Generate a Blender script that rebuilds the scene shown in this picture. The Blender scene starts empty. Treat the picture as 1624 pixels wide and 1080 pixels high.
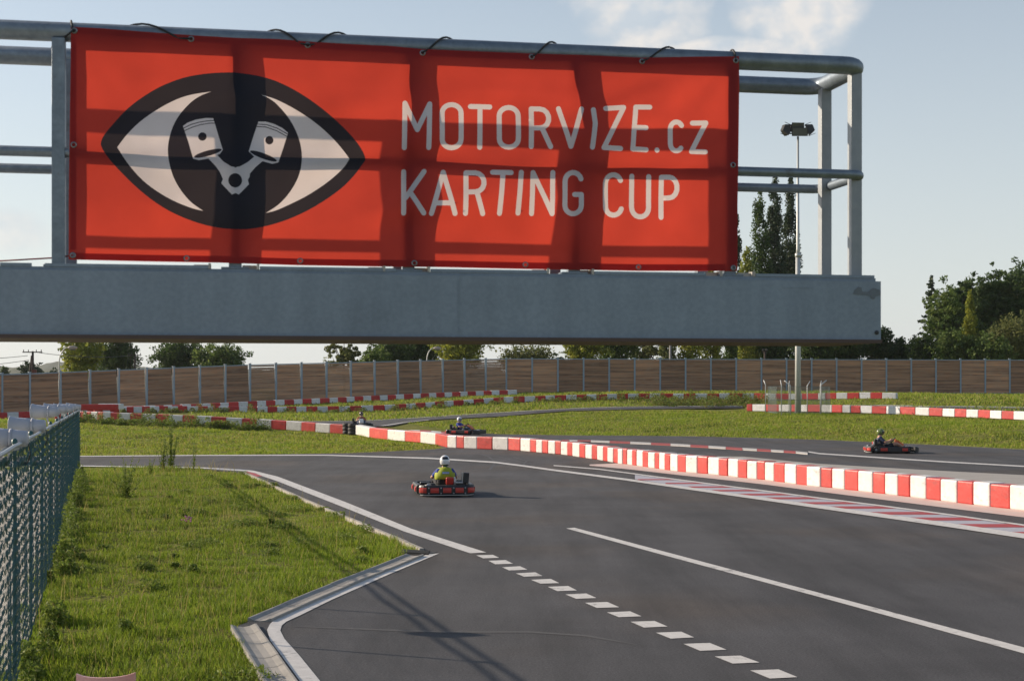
import bpy, bmesh, math, random
import numpy as np
from mathutils import Vector, Matrix
from mathutils.geometry import delaunay_2d_cdt

R = math.radians
SC = bpy.context.scene
COL = SC.collection
rng = np.random.default_rng(7)
random.seed(7)

# ------------------------------------------------------------------ camera
F = 2300.0; CX = 812.0; HZ = 613.0; EYE = 2.7     # focal in photo pixels, principal column, horizon row, eye height
cd = bpy.data.cameras.new('camera'); cam = bpy.data.objects.new('camera', cd); COL.objects.link(cam)
cam.location = (0, 0, EYE); cam.rotation_euler = (R(90), 0, 0)
cd.sensor_width = 36; cd.lens = 36 * F / 1624
cd.shift_y = (HZ - 540) / 1624
cd.clip_start = 0.1; cd.clip_end = 9000
cd.dof.use_dof = True; cd.dof.focus_distance = 26; cd.dof.aperture_fstop = 9
SC.camera = cam

# ------------------------------------------------------------------ world, sun, exposure
SUN_EL = 20.8; SUN_AZ = -67.5        # azimuth from +Y, negative = to the left
SKY_STRENGTH = 0.10; SUN_STRENGTH = 5.0; HAZE_SKY = (5.5, 5.75, 5.8, 1)
w = bpy.data.worlds.new('World'); SC.world = w; w.use_nodes = True
nt = w.node_tree; N = nt.nodes; L = nt.links; N.clear()
def wn(t, **k):
    n = N.new(t)
    for a, b in k.items(): setattr(n, a, b)
    return n
def wmath(op, a, b=None, c=None, clamp=False):
    n = wn('ShaderNodeMath', operation=op); n.use_clamp = clamp
    for i, v in enumerate((a, b, c)):
        if v is None: continue
        if isinstance(v, (int, float)): n.inputs[i].default_value = v
        else: L.new(v, n.inputs[i])
    return n.outputs[0]
sky = wn('ShaderNodeTexSky', sky_type='NISHITA')
sky.sun_disc = False; sky.sun_elevation = R(SUN_EL); sky.sun_rotation = R(SUN_AZ)
sky.air_density = 1.0; sky.dust_density = 0.8; sky.ozone_density = 1.0; sky.altitude = 200
tc = wn('ShaderNodeTexCoord'); sp = wn('ShaderNodeSeparateXYZ'); L.new(tc.outputs['Generated'], sp.inputs[0])
az = wmath('ARCTAN2', sp.outputs[0], sp.outputs[1]); el = wmath('ARCSINE', sp.outputs[2])
cmb = wn('ShaderNodeCombineXYZ'); L.new(az, cmb.inputs[0]); L.new(wmath('MULTIPLY', el, 1.25), cmb.inputs[1])
nz = wn('ShaderNodeTexNoise'); nz.inputs['Scale'].default_value = 16; nz.inputs['Detail'].default_value = 6; nz.inputs['Roughness'].default_value = 0.5
L.new(cmb.outputs[0], nz.inputs['Vector'])
nz2 = wn('ShaderNodeTexNoise'); nz2.inputs['Scale'].default_value = 9; nz2.inputs['Detail'].default_value = 4
L.new(cmb.outputs[0], nz2.inputs['Vector'])
def blob(px, py, rx, ry):
    a0 = math.atan((px - CX) / F); e0 = math.atan((HZ - py) / F)
    dx = wmath('DIVIDE', wmath('SUBTRACT', az, a0), rx / F); dy = wmath('DIVIDE', wmath('SUBTRACT', el, e0), ry / F)
    d2 = wmath('ADD', wmath('MULTIPLY', dx, dx), wmath('MULTIPLY', dy, dy))
    return wmath('MULTIPLY', wmath('SUBTRACT', 1.0, d2), 1.0)
msk = None
for b in ((1015, 14, 105, 92), (1272, 8, 105, 82), (1150, 88, 150, 22), (20, 375, 60, 35), (1420, -60, 140, 50), (640, -130, 300, 80), (200, -90, 180, 60)):
    v = blob(*b); msk = v if msk is None else wmath('MAXIMUM', msk, v)
glob = wmath('SUBTRACT', wmath('MULTIPLY', nz2.outputs[0], 6.0), 3.9)          # scattered clouds all round the sky
glob = wmath('MINIMUM', glob, wmath('MULTIPLY', wmath('SUBTRACT', el, 0.30), 5.0))
msk = wmath('MAXIMUM', msk, glob)
cl = wmath('ADD', wmath('MULTIPLY', wmath('MAXIMUM', msk, -2.0), 1.5), wmath('MULTIPLY', wmath('SUBTRACT', nz.outputs[0], 0.45), 4.0))
cl = wmath('MULTIPLY', cl, 0.75, clamp=True)
cl = wmath('MULTIPLY', cl, wmath('MULTIPLY', wmath('SUBTRACT', el, -0.02), 4.2, clamp=True))
# sun side of a cloud is brighter: compare the noise with a copy shifted towards the sun
cmb2 = wn('ShaderNodeVectorMath', operation='ADD'); L.new(cmb.outputs[0], cmb2.inputs[0]); cmb2.inputs[1].default_value = (-0.008, 0.006, 0)
nz3 = wn('ShaderNodeTexNoise'); nz3.inputs['Scale'].default_value = 16; nz3.inputs['Detail'].default_value = 6; nz3.inputs['Roughness'].default_value = 0.5
L.new(cmb2.outputs[0], nz3.inputs['Vector'])
lit = wmath('ADD', 0.45, wmath('MULTIPLY', wmath('SUBTRACT', nz.outputs[0], nz3.outputs[0]), 7.0), clamp=True)
ccol = wn('ShaderNodeMix', data_type='RGBA'); L.new(lit, ccol.inputs[0])
CLOUD_A = (4.3, 4.8, 5.3, 1); CLOUD_B = (6.1, 5.9, 5.7, 1)
ccol.inputs[6].default_value = CLOUD_A; ccol.inputs[7].default_value = CLOUD_B
hsv = wn('ShaderNodeHueSaturation'); hsv.inputs['Saturation'].default_value = 0.9; hsv.inputs['Value'].default_value = 1.0
L.new(sky.outputs[0], hsv.inputs['Color'])
hzf = wmath('SUBTRACT', 1.0, wmath('DIVIDE', wmath('ABSOLUTE', el), 0.55), clamp=True); hzf = wmath('MULTIPLY', wmath('POWER', hzf, 1.5), 0.85)
hzm = wn('ShaderNodeMix', data_type='RGBA'); L.new(hzf, hzm.inputs[0]); L.new(hsv.outputs[0], hzm.inputs[6]); hzm.inputs[7].default_value = HAZE_SKY
mx = wn('ShaderNodeMix', data_type='RGBA'); L.new(cl, mx.inputs[0]); L.new(hzm.outputs[2], mx.inputs[6]); L.new(ccol.outputs[2], mx.inputs[7])
bg = wn('ShaderNodeBackground'); bg.inputs[1].default_value = SKY_STRENGTH; L.new(mx.outputs[2], bg.inputs[0])
ow = wn('ShaderNodeOutputWorld'); L.new(bg.outputs[0], ow.inputs[0])

sd = bpy.data.lights.new('sun', 'SUN'); sun = bpy.data.objects.new('sun', sd); COL.objects.link(sun)
sd.energy = SUN_STRENGTH; sd.angle = R(0.5); sd.color = (1.0, 0.84, 0.66)
sdir = Vector((math.sin(R(SUN_AZ)) * math.cos(R(SUN_EL)), math.cos(R(SUN_AZ)) * math.cos(R(SUN_EL)), math.sin(R(SUN_EL))))
sun.rotation_euler = sdir.to_track_quat('Z', 'Y').to_euler()
sun.location = (-30, 20, 30)
SC.view_settings.view_transform = 'Standard'; SC.view_settings.look = 'None'
SC.view_settings.exposure = 0.45; SC.view_settings.gamma = 1
SC.view_settings.use_curve_mapping = False
SC.render.engine = 'CYCLES'
SC.cycles.max_bounces = 6; SC.cycles.volume_bounces = 0

# ------------------------------------------------------------------ helpers
def P(x, y, d):                      # photo pixel at depth d -> world
    return ((x - CX) / F * d, d, EYE - (y - HZ) / F * d)
def G(x, y):                         # photo pixel -> point of the flat paddock (z = 0)
    d = EYE * F / (y - HZ)
    return ((x - CX) / F * d, d, 0.0)

MATS = {}
def mat(name, col, rough=0.8, metal=0.0, noise=None, bump=None, spec=0.5, col2=None, fac=0.5, detail=5, rand=0.0, coords='Object', stretch=None, rr=None, trans=None, coat=0):
    """procedural surface: base colour, optionally mixed with col2 by noise at scale `noise`; bump=(scale,strength)"""
    if name in MATS: return MATS[name]
    m = bpy.data.materials.new(name); m.use_nodes = True; t = m.node_tree; n = t.nodes; l = t.links
    p = n['Principled BSDF']; p.inputs['Roughness'].default_value = rough; p.inputs['Metallic'].default_value = metal
    p.inputs['Specular IOR Level'].default_value = spec; p.inputs['Base Color'].default_value = (*col, 1)
    if coat: p.inputs['Coat Weight'].default_value = coat
    out = None
    tcn = n.new('ShaderNodeTexCoord'); vec = tcn.outputs[coords]
    if stretch:
        mp = n.new('ShaderNodeMapping'); mp.inputs['Scale'].default_value = stretch; l.new(vec, mp.inputs[0]); vec = mp.outputs[0]
    if noise:
        nn = n.new('ShaderNodeTexNoise'); nn.inputs['Scale'].default_value = noise; nn.inputs['Detail'].default_value = detail; nn.inputs['Roughness'].default_value = 0.62
        l.new(vec, nn.inputs['Vector'])
        mr = n.new('ShaderNodeMapRange'); mr.inputs[1].default_value = 0.5 - fac / 2; mr.inputs[2].default_value = 0.5 + fac / 2; l.new(nn.outputs[0], mr.inputs[0])
        mi = n.new('ShaderNodeMix'); mi.data_type = 'RGBA'; l.new(mr.outputs[0], mi.inputs[0])
        mi.inputs[6].default_value = (*col, 1); mi.inputs[7].default_value = (*(col2 or tuple(c * .6 for c in col)), 1)
        out = mi.outputs[2]
    if rand:
        oi = n.new('ShaderNodeObjectInfo'); mr2 = n.new('ShaderNodeMapRange'); mr2.inputs[3].default_value = 1 - rand; mr2.inputs[4].default_value = 1 + rand
        l.new(oi.outputs['Random'], mr2.inputs[0])
        hs = n.new('ShaderNodeHueSaturation'); l.new(mr2.outputs[0], hs.inputs['Value'])
        if out is None: hs.inputs['Color'].default_value = (*col, 1)
        else: l.new(out, hs.inputs['Color'])
        out = hs.outputs[0]
    if out is not None: l.new(out, p.inputs['Base Color'])
    if bump:
        bn = n.new('ShaderNodeTexNoise'); bn.inputs['Scale'].default_value = bump[0]; bn.inputs['Detail'].default_value = 4
        l.new(vec, bn.inputs['Vector'])
        bb = n.new('ShaderNodeBump'); bb.inputs['Strength'].default_value = bump[1]; bb.inputs['Distance'].default_value = bump[2] if len(bump) > 2 else 0.02
        l.new(bn.outputs[0], bb.inputs['Height']); l.new(bb.outputs[0], p.inputs['Normal'])
    if trans:
        tr = n.new('ShaderNodeBsdfTranslucent'); ms = n.new('ShaderNodeMixShader'); ms.inputs[0].default_value = trans
        if out is not None: l.new(out, tr.inputs[0])
        else: tr.inputs[0].default_value = (*col, 1)
        l.new(p.outputs[0], ms.inputs[1]); l.new(tr.outputs[0], ms.inputs[2]); l.new(ms.outputs[0], n['Material Output'].inputs[0])
    MATS[name] = m
    return m

class MB:
    """collects shapes, builds one mesh"""
    def __init__(s): s.v = []; s.f = []; s.mi = []; s.sm = []
    def add(s, vs, fs, mi=0, smooth=False):
        o = len(s.v); s.v.extend([tuple(v) for v in vs])
        for f in fs: s.f.append([i + o for i in f]); s.mi.append(mi); s.sm.append(smooth)
        return s
    def box(s, c, d, rot=None, mi=0):
        x, y, z = d[0] / 2, d[1] / 2, d[2] / 2
        vs = [Vector(p) for p in ((-x,-y,-z),(x,-y,-z),(x,y,-z),(-x,y,-z),(-x,-y,z),(x,-y,z),(x,y,z),(-x,y,z))]
        if rot is not None:
            if isinstance(rot, (int, float)): rot = Matrix.Rotation(rot, 3, 'Z')
            vs = [rot @ v for v in vs]
        vs = [v + Vector(c) for v in vs]
        return s.add(vs, [(0,3,2,1),(4,5,6,7),(0,1,5,4),(1,2,6,5),(2,3,7,6),(3,0,4,7)], mi)
    def bbox(s, c, d, b=0.02, rot=None, mi=0):
        """box with chamfered edges"""
        x, y, z = d[0] / 2, d[1] / 2, d[2] / 2; b = min(b, x * .9, y * .9, z * .9)
        bm = bmesh.new(); bmesh.ops.create_cube(bm, size=1)
        for v in bm.verts: v.co = Vector((v.co.x * 2 * x, v.co.y * 2 * y, v.co.z * 2 * z))
        bmesh.ops.bevel(bm, geom=list(bm.edges), offset=b, segments=2, affect='EDGES', profile=0.5)
        if rot is not None:
            if isinstance(rot, (int, float)): rot = Matrix.Rotation(rot, 3, 'Z')
            for v in bm.verts: v.co = rot @ v.co
        for v in bm.verts: v.co += Vector(c)
        bm.verts.index_update()
        s.add([v.co[:] for v in bm.verts], [[v.index for v in f.verts] for f in bm.faces], mi); bm.free(); return s
    def tube(s, pts, r, n=8, mi=0, caps=True, smooth=True):
        pts = [Vector(p) for p in pts]; rs = r if isinstance(r, (list, tuple)) else [r] * len(pts)
        o = len(s.v); t0 = None; up = None
        for i, p in enumerate(pts):
            if i == 0: t = pts[1] - p
            elif i == len(pts) - 1: t = p - pts[i - 1]
            else: t = (pts[i + 1] - p).normalized() + (p - pts[i - 1]).normalized()
            t.normalize()
            if up is None:
                up = Vector((0, 0, 1)) if abs(t.z) < 0.9 else Vector((1, 0, 0))
            a = t.cross(up)
            if a.length < 1e-4: a = t.cross(Vector((0, 1, 0)))
            a.normalize(); b = a.cross(t).normalized(); up = b
            for k in range(n):
                q = 2 * math.pi * k / n
                s.v.append(tuple(p + (a * math.cos(q) + b * math.sin(q)) * rs[i]))
        for i in range(len(pts) - 1):
            for k in range(n):
                k2 = (k + 1) % n
                s.f.append([o + i * n + k, o + i * n + k2, o + (i + 1) * n + k2, o + (i + 1) * n + k]); s.mi.append(mi); s.sm.append(smooth)
        if caps:
            s.f.append([o + k for k in range(n)][::-1]); s.mi.append(mi); s.sm.append(False)
            e = o + (len(pts) - 1) * n; s.f.append([e + k for k in range(n)]); s.mi.append(mi); s.sm.append(False)
        return s
    def lathe(s, prof, n=16, c=(0, 0, 0), axis=None, mi=0, smooth=True):
        """prof: list of (r, h); revolve about axis (default Z)"""
        q = (Vector(axis).normalized().to_track_quat('Z', 'Y').to_matrix() if axis is not None else Matrix.Identity(3)); c = Vector(c)
        o = len(s.v)
        for r, h in prof:
            for k in range(n):
                a = 2 * math.pi * k / n
                s.v.append(tuple(q @ Vector((max(r, 1e-4) * math.cos(a), max(r, 1e-4) * math.sin(a), h)) + c))
        for i in range(len(prof) - 1):
            for k in range(n):
                k2 = (k + 1) % n
                s.f.append([o + i * n + k, o + i * n + k2, o + (i + 1) * n + k2, o + (i + 1) * n + k]); s.mi.append(mi); s.sm.append(smooth)
        return s
    def ball(s, c, r, n=12, mi=0, sc=(1, 1, 1)):
        o = len(s.v); m = n // 2
        for i in range(m + 1):
            t = math.pi * i / m
            for k in range(n):
                a = 2 * math.pi * k / n
                s.v.append((c[0] + r * sc[0] * math.sin(t) * math.cos(a), c[1] + r * sc[1] * math.sin(t) * math.sin(a), c[2] + r * sc[2] * math.cos(t)))
        for i in range(m):
            for k in range(n):
                k2 = (k + 1) % n
                s.f.append([o + i * n + k, o + (i + 1) * n + k, o + (i + 1) * n + k2, o + i * n + k2]); s.mi.append(mi); s.sm.append(True)
        return s
    def sweep(s, path, prof, mi=0, up=Vector((0, 0, 1)), smooth=False, closed=False):
        """path: 3D points (horizontal), prof: list of (side, z) closed polygon; side to the right of travel"""
        o = len(s.v); n = len(prof); path = [Vector(p) for p in path]; k_ = len(path)
        for i, p in enumerate(path):
            a = path[i - 1] if (i > 0 or closed) else p; b = path[(i + 1) % k_] if (i < k_ - 1 or closed) else p
            d1 = (p - a); d2 = (b - p); d1.z = d2.z = 0
            if d1.length < 1e-6: d1 = d2
            if d2.length < 1e-6: d2 = d1
            d1.normalize(); d2.normalize(); t = (d1 + d2).normalized(); sd_ = Vector((t.y, -t.x, 0)); k = 1 / max(0.35, t.dot(d1))
            for q in prof: s.v.append(tuple(p + sd_ * q[0] * k + up * q[1]))
        m = k_ if closed else k_ - 1
        for i in range(m):
            j = (i + 1) % k_
            for k in range(n):
                k2 = (k + 1) % n
                s.f.append([o + i * n + k, o + i * n + k2, o + j * n + k2, o + j * n + k]); s.mi.append(mi); s.sm.append(smooth)
        if not closed:
            s.f.append([o + k for k in range(n)]); s.mi.append(mi); s.sm.append(False)
            e = o + (k_ - 1) * n; s.f.append([e + k for k in range(n)][::-1]); s.mi.append(mi); s.sm.append(False)
        return s
    def mesh(s, name, mats, off=(0, 0, 0)):
        me = bpy.data.meshes.new(name)
        me.from_pydata([(v[0] - off[0], v[1] - off[1], v[2] - off[2]) for v in s.v], [], s.f)
        if not isinstance(mats, (list, tuple)): mats = [mats]
        for m in mats: me.materials.append(m)
        me.polygons.foreach_set('material_index', s.mi); me.polygons.foreach_set('use_smooth', s.sm)
        me.update(); return me

def link(name, data, parent=None, loc=None, rot=None):
    o = bpy.data.objects.new(name, data); COL.objects.link(o)
    if parent: o.parent = parent
    if loc is not None: o.location = loc
    if rot is not None: o.rotation_euler = rot
    return o
def build(name, mb, mats, parent=None, world=False, loc=None, rot=None):
    off = (0, 0, 0)
    if world and parent is not None: off = parent.location if parent.parent is None else parent.parent.location
    return link(name, mb.mesh(name, mats, off), parent, loc, rot)
def tag(o, label=None, cat=None, group=None, kind=None):
    if label: o['label'] = label
    if cat: o['category'] = cat
    if group: o['group'] = group
    if kind: o['kind'] = kind
    return o
def thing(name, label, cat, loc=(0, 0, 0), rz=0, group=None):
    o = link(name, None, None, loc, (0, 0, rz)); return tag(o, label, cat, group)
def copy_tree(o, parent=None):
    kids = [c for c in o.children]
    c = o.copy(); COL.objects.link(c); c.parent = parent
    for k in kids: copy_tree(k, c)
    return c
def np_mesh(name, V, Fc, mats, mi=None, smooth=False):
    """fast mesh: V (n,3), Fc (m,3|4) arrays"""
    me = bpy.data.meshes.new(name); V = np.asarray(V, np.float32); Fc = np.asarray(Fc, np.int32); k = Fc.shape[1]
    me.vertices.add(len(V)); me.vertices.foreach_set('co', V.ravel())
    me.loops.add(Fc.size); me.loops.foreach_set('vertex_index', Fc.ravel())
    me.polygons.add(len(Fc)); me.polygons.foreach_set('loop_start', np.arange(0, Fc.size, k, dtype=np.int32))
    try: me.polygons.foreach_set('loop_total', np.full(len(Fc), k, np.int32))
    except Exception: pass
    for m in (mats if isinstance(mats, (list, tuple)) else [mats]): me.materials.append(m)
    if mi is not None: me.polygons.foreach_set('material_index', np.asarray(mi, np.int32))
    if smooth: me.polygons.foreach_set('use_smooth', np.ones(len(Fc), bool))
    me.update(calc_edges=True); me.validate(); return me
def in_poly(px, py, poly):
    px = np.asarray(px); py = np.asarray(py); c = np.zeros(px.shape, bool); n = len(poly)
    for i in range(n):
        x1, y1 = poly[i][:2]; x2, y2 = poly[(i + 1) % n][:2]
        if y1 == y2: continue
        t = ((y1 > py) != (y2 > py)) & (px < (x2 - x1) * (py - y1) / (y2 - y1) + x1)
        c ^= t
    return c
def lerp_tab(tab, x):
    return float(np.interp(x, [a[0] for a in tab], [a[1] for a in tab]))
def unz(pts, ox, oy, s): return [(ox + x / s, oy + y / s) for x, y in pts]

def scuff(m, col, scale, lo=.58, hi=.66, amt=.8, stretch=(1, 1, 1)):
    """irregular worn or dirty spots laid over a material"""
    t = m.node_tree; n = t.nodes; l = t.links; p = n['Principled BSDF']; lk = p.inputs['Base Color'].links
    tcn = n.new('ShaderNodeTexCoord'); mp = n.new('ShaderNodeMapping'); mp.inputs['Scale'].default_value = stretch; l.new(tcn.outputs['Object'], mp.inputs[0])
    oi = n.new('ShaderNodeObjectInfo'); mp2 = n.new('ShaderNodeVectorMath'); mp2.operation = 'ADD'; l.new(mp.outputs[0], mp2.inputs[0])
    ml = n.new('ShaderNodeMath'); ml.operation = 'MULTIPLY'; ml.inputs[1].default_value = 31.0; l.new(oi.outputs['Random'], ml.inputs[0]); l.new(ml.outputs[0], mp2.inputs[1])
    q = n.new('ShaderNodeTexNoise'); q.inputs['Scale'].default_value = scale; q.inputs['Detail'].default_value = 9; q.inputs['Roughness'].default_value = .7; l.new(mp2.outputs[0], q.inputs['Vector'])
    r_ = n.new('ShaderNodeMapRange'); r_.inputs[1].default_value = lo; r_.inputs[2].default_value = hi; r_.inputs[4].default_value = amt; l.new(q.outputs[0], r_.inputs[0])
    mi = n.new('ShaderNodeMix'); mi.data_type = 'RGBA'; l.new(r_.outputs[0], mi.inputs[0]); mi.inputs[7].default_value = (*col, 1)
    if lk: l.new(lk[0].from_socket, mi.inputs[6])
    else: mi.inputs[6].default_value = p.inputs['Base Color'].default_value
    l.new(mi.outputs[2], p.inputs['Base Color']); return m

# ------------------------------------------------------------------ terrain: flat paddock that rises gently at the back
anchors = []
for X in range(-130, 131, 20):
    for Y in (-40, -10, 15, 35, 50): anchors.append((X, Y, 0))
def anc(x, y, d): p = P(x, y, d); anchors.append(p)
for x in (700, 900, 1100): anchors.append(((x - CX) / F * 70, 70, 0))
for x, y in ((708, 705), (900, 691), (1050, 692), (1200, 695), (1300, 698), (1400, 702), (1500, 707), (1624, 713), (800, 690), (740, 691), (300, 722), (150, 723), (450, 720), (600, 713)): anchors.append(G(x, y))
for X, Y in ((-20, 60), (-28, 58), (26, 58), (34, 55)): anchors.append((X, Y, 0))
for a in ((550, 689, 82.6), (407, 678.3, 86), (280, 672, 87.5), (163, 667.4, 89), (60, 664, 91),
          (572, 677, 93), (650, 668, 103), (800, 658, 107), (977, 647.5, 115), (1080, 646, 122), (1180, 645.5, 124), (700, 665.5, 101), (800, 660.5, 103), (900, 652.5, 110), (480, 669, 101),
          (189, 654.6, 124), (400, 653.9, 127), (600, 652, 130), (800, 638.6, 132), (1007, 633, 131), (1190, 631, 128), (1420, 631.7, 121),
          (0, 665, 118), (273, 651.5, 131), (400, 645, 138), (600, 635.5, 148), (789, 627, 157),
          (1193, 652, 112), (1404, 656, 103), (1624, 666, 92), (1265, 655, 106), (1300, 675, 84), (1500, 683, 76), (1100, 672, 92),
          (0, 665, 129), (-300, 668, 115), (401, 640, 148), (805, 623, 168), (1400, 625, 172), (1624, 625, 175), (2000, 625, 180), (1624, 645, 118)): anc(*a)
for X, Y, z in ((-160, 190, 0.5), (-60, 200, 1.0), (30, 200, 2.0), (110, 200, 2.0), (200, 200, 2.0), (-140, 110, 0), (130, 110, 1.0), (60, 92, .6), (-100, 80, 0), (90, 70, 0), (0, 260, 2), (150, 260, 2), (-150, 260, 1)): anchors.append((X, Y, z))
A = np.array(anchors, float)
def kern(d2): return np.sqrt(d2 + 36.0)
D2 = ((A[:, None, :2] - A[None, :, :2]) ** 2).sum(-1)
n_ = len(A); M_ = np.zeros((n_ + 1, n_ + 1)); M_[:n_, :n_] = kern(D2) - 0.4 * np.eye(n_); M_[:n_, n_] = 1; M_[n_, :n_] = 1
W_ = np.linalg.solve(M_, np.append(A[:, 2], 0))
FLATP = None
def H(X, Y):
    X = np.atleast_1d(np.asarray(X, float)); Y = np.atleast_1d(np.asarray(Y, float))
    out = np.zeros(X.shape)
    for i in range(0, X.size, 20000):
        x = X.ravel()[i:i + 20000]; y = Y.ravel()[i:i + 20000]
        k = kern((x[:, None] - A[None, :, 0]) ** 2 + (y[:, None] - A[None, :, 1]) ** 2)
        z = k @ W_[:n_] + W_[n_]
        # flat racing surface: blend to 0 in front of the line where the slope begins
        yl = np.interp(x, [-60, -35, -20, -8, -3, 0, 6, 12, 18, 24, 40], [54, 55, 56, 60, 76, 80, 79, 76, 71, 63, 56])
        t = np.clip((y - yl) / 9.0, 0, 1); t = t * t * (3 - 2 * t)
        far = np.clip((y - 230) / 300, 0, 1); z = np.clip(z, -1.5, 3)
        z = z * (1 - far) + 1.2 * far
        out.ravel()[i:i + 20000] = z * t
    return out
def h1(x, y): return float(H(x, y)[0])
def hit(x, y):
    """photo pixel -> first point of the terrain on that line of sight"""
    d = np.arange(25, 260, 0.25); X = (x - CX) / F * d; Z = EYE - (y - HZ) / F * d
    k = np.nonzero(Z <= H(X, d))[0]
    d_ = d[k[0]] if len(k) else 250
    X_ = (x - CX) / F * d_
    return (X_, d_, h1(X_, d_))

grass_m = mat('grass_soil', (0.125, 0.145, 0.026), 0.95, noise=0.55, col2=(0.20, 0.19, 0.045), fac=0.3, detail=12, bump=(14, 0.9, 0.08), spec=0.1)
def _grass_layers(m):
    """coarse patches over fine mottling"""
    t = m.node_tree; n = t.nodes; l = t.links; p = n['Principled BSDF']
    src = p.inputs['Base Color'].links[0].from_socket
    tcn = n.new('ShaderNodeTexCoord'); a = n.new('ShaderNodeTexNoise'); a.inputs['Scale'].default_value = 5.5; a.inputs['Detail'].default_value = 8; a.inputs['Roughness'].default_value = .75
    l.new(tcn.outputs['Object'], a.inputs['Vector'])
    mr = n.new('ShaderNodeMapRange'); mr.inputs[1].default_value = .32; mr.inputs[2].default_value = .68; mr.inputs[3].default_value = .45; mr.inputs[4].default_value = 1.45; l.new(a.outputs[0], mr.inputs[0])
    mu = n.new('ShaderNodeVectorMath'); mu.operation = 'SCALE'; l.new(src, mu.inputs[0]); l.new(mr.outputs[0], mu.inputs['Scale'])
    l.new(mu.outputs[0], p.inputs['Base Color'])
_grass_layers(grass_m)

xs = np.concatenate([[-4000, -2000, -1000, -500, -300, -200, -140, -100], np.arange(-80, 80.1, 1.25), [100, 140, 200, 300, 500, 1000, 2000, 4000]])
ys = np.concatenate([[-300, -100, -40, -15], np.arange(0, 190, 1.0), [200, 220, 250, 300, 400, 600, 1000, 2000, 4000]])
XX, YY = np.meshgrid(xs, ys); ZZ = H(XX, YY).reshape(XX.shape) - 0.035
V = np.stack([XX.ravel(), YY.ravel(), ZZ.ravel()], 1); nx = len(xs)
ii, jj = np.meshgrid(np.arange(nx - 1), np.arange(len(ys) - 1)); b0 = (jj * nx + ii).ravel()
Fq = np.stack([b0, b0 + 1, b0 + 1 + nx, b0 + nx], 1)
tag(link('ground', np_mesh('ground', V, Fq, grass_m, smooth=True)), kind='structure')

def sheet(name, pts, z, material, follow=False, thick=0, kind='structure', parent=None, res=2.5):
    """flat polygon given by world points; follow=True drapes it on the terrain (subdivided)"""
    pts = [(p[0], p[1]) for p in pts]
    vv = [Vector(p) for p in pts]; n = len(vv)
    steiner = []
    if follow:
        x0 = min(p[0] for p in pts); x1 = max(p[0] for p in pts); y0 = min(p[1] for p in pts); y1 = max(p[1] for p in pts)
        gx, gy = np.meshgrid(np.arange(x0, x1, res), np.arange(y0, y1, res)); ins = in_poly(gx, gy, pts)
        steiner = [Vector((a, b)) for a, b in zip(gx[ins], gy[ins])]
    r = delaunay_2d_cdt(vv + steiner, [], [list(range(n))], 1, 1e-5)
    vs = r[0]; fs = r[2]
    zz = H([v.x for v in vs], [v.y for v in vs]) if follow else np.zeros(len(vs))
    m = MB()
    m.add([(v.x, v.y, q + z) for v, q in zip(vs, zz)], fs)
    if thick:
        o = len(m.v)
        m.add([(p[0], p[1], z) for p in pts] + [(p[0], p[1], z - thick) for p in pts], [(i, (i + 1) % n, (i + 1) % n + n, i + n) for i in range(n)])
    me = m.mesh(name, material)
    bm = bmesh.new(); bm.from_mesh(me); bmesh.ops.recalc_face_normals(bm, faces=bm.faces)
    if sum(f.normal.z for f in bm.faces) < 0: bmesh.ops.reverse_faces(bm, faces=bm.faces)
    bm.to_mesh(me); bm.free()
    o = link(name, me, parent)
    if kind: o['kind'] = kind
    return o
def gs(pts): return [G(*p) for p in pts]

# ------------------------------------------------------------------ asphalt
def asphalt_mat():
    m = mat('asphalt', (0.058, 0.055, 0.056), 0.82, spec=0.35, bump=(160, 0.55, 0.006)); t = m.node_tree; n = t.nodes; l = t.links; p = n['Principled BSDF']
    tcn = n.new('ShaderNodeTexCoord')
    def noise(sc, det, rough, lo, hi, a, b, stretch=None):
        q = n.new('ShaderNodeTexNoise'); q.inputs['Scale'].default_value = sc; q.inputs['Detail'].default_value = det; q.inputs['Roughness'].default_value = rough
        v = tcn.outputs['Object']
        if stretch:
            mp = n.new('ShaderNodeMapping'); mp.inputs['Scale'].default_value = stretch; mp.inputs['Rotation'].default_value = (0, 0, R(18)); l.new(v, mp.inputs[0]); v = mp.outputs[0]
        l.new(v, q.inputs['Vector'])
        mr = n.new('ShaderNodeMapRange'); mr.inputs[1].default_value = lo; mr.inputs[2].default_value = hi; mr.inputs[3].default_value = a; mr.inputs[4].default_value = b
        l.new(q.outputs[0], mr.inputs[0]); return mr.outputs[0]
    a = noise(38, 4, .85, .32, .68, .42, 1.60); b = noise(.35, 6, .6, .35, .65, .78, 1.18); c = noise(1.1, 7, .65, .42, .62, 1.10, .74, (1.0, .10, 1)); e = noise(.16, 3, .5, .5, .62, 0, 1)
    def mul(x, y): q = n.new('ShaderNodeMath'); q.operation = 'MULTIPLY'; l.new(x, q.inputs[0]); l.new(y, q.inputs[1]); return q.outputs[0]
    v = mul(mul(a, b), c)
    mi = n.new('ShaderNodeMix'); mi.data_type = 'RGBA'; mi.inputs[6].default_value = (.057, .056, .060, 1); mi.inputs[7].default_value = (.066, .057, .053, 1); l.new(e, mi.inputs[0])
    vm = n.new('ShaderNodeVectorMath'); vm.operation = 'SCALE'; l.new(mi.outputs[2], vm.inputs[0]); l.new(v, vm.inputs['Scale']); l.new(vm.outputs[0], p.inputs['Base Color'])
    return m
asp = asphalt_mat()
paint = mat('white_paint', (0.66, 0.64, 0.61), 0.6, noise=9, col2=(0.50, 0.48, 0.46), fac=0.5, detail=8)
paint_red = mat('red_paint', (0.42, 0.035, 0.035), 0.6, noise=9, col2=(0.33, 0.04, 0.045), fac=0.5)
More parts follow.
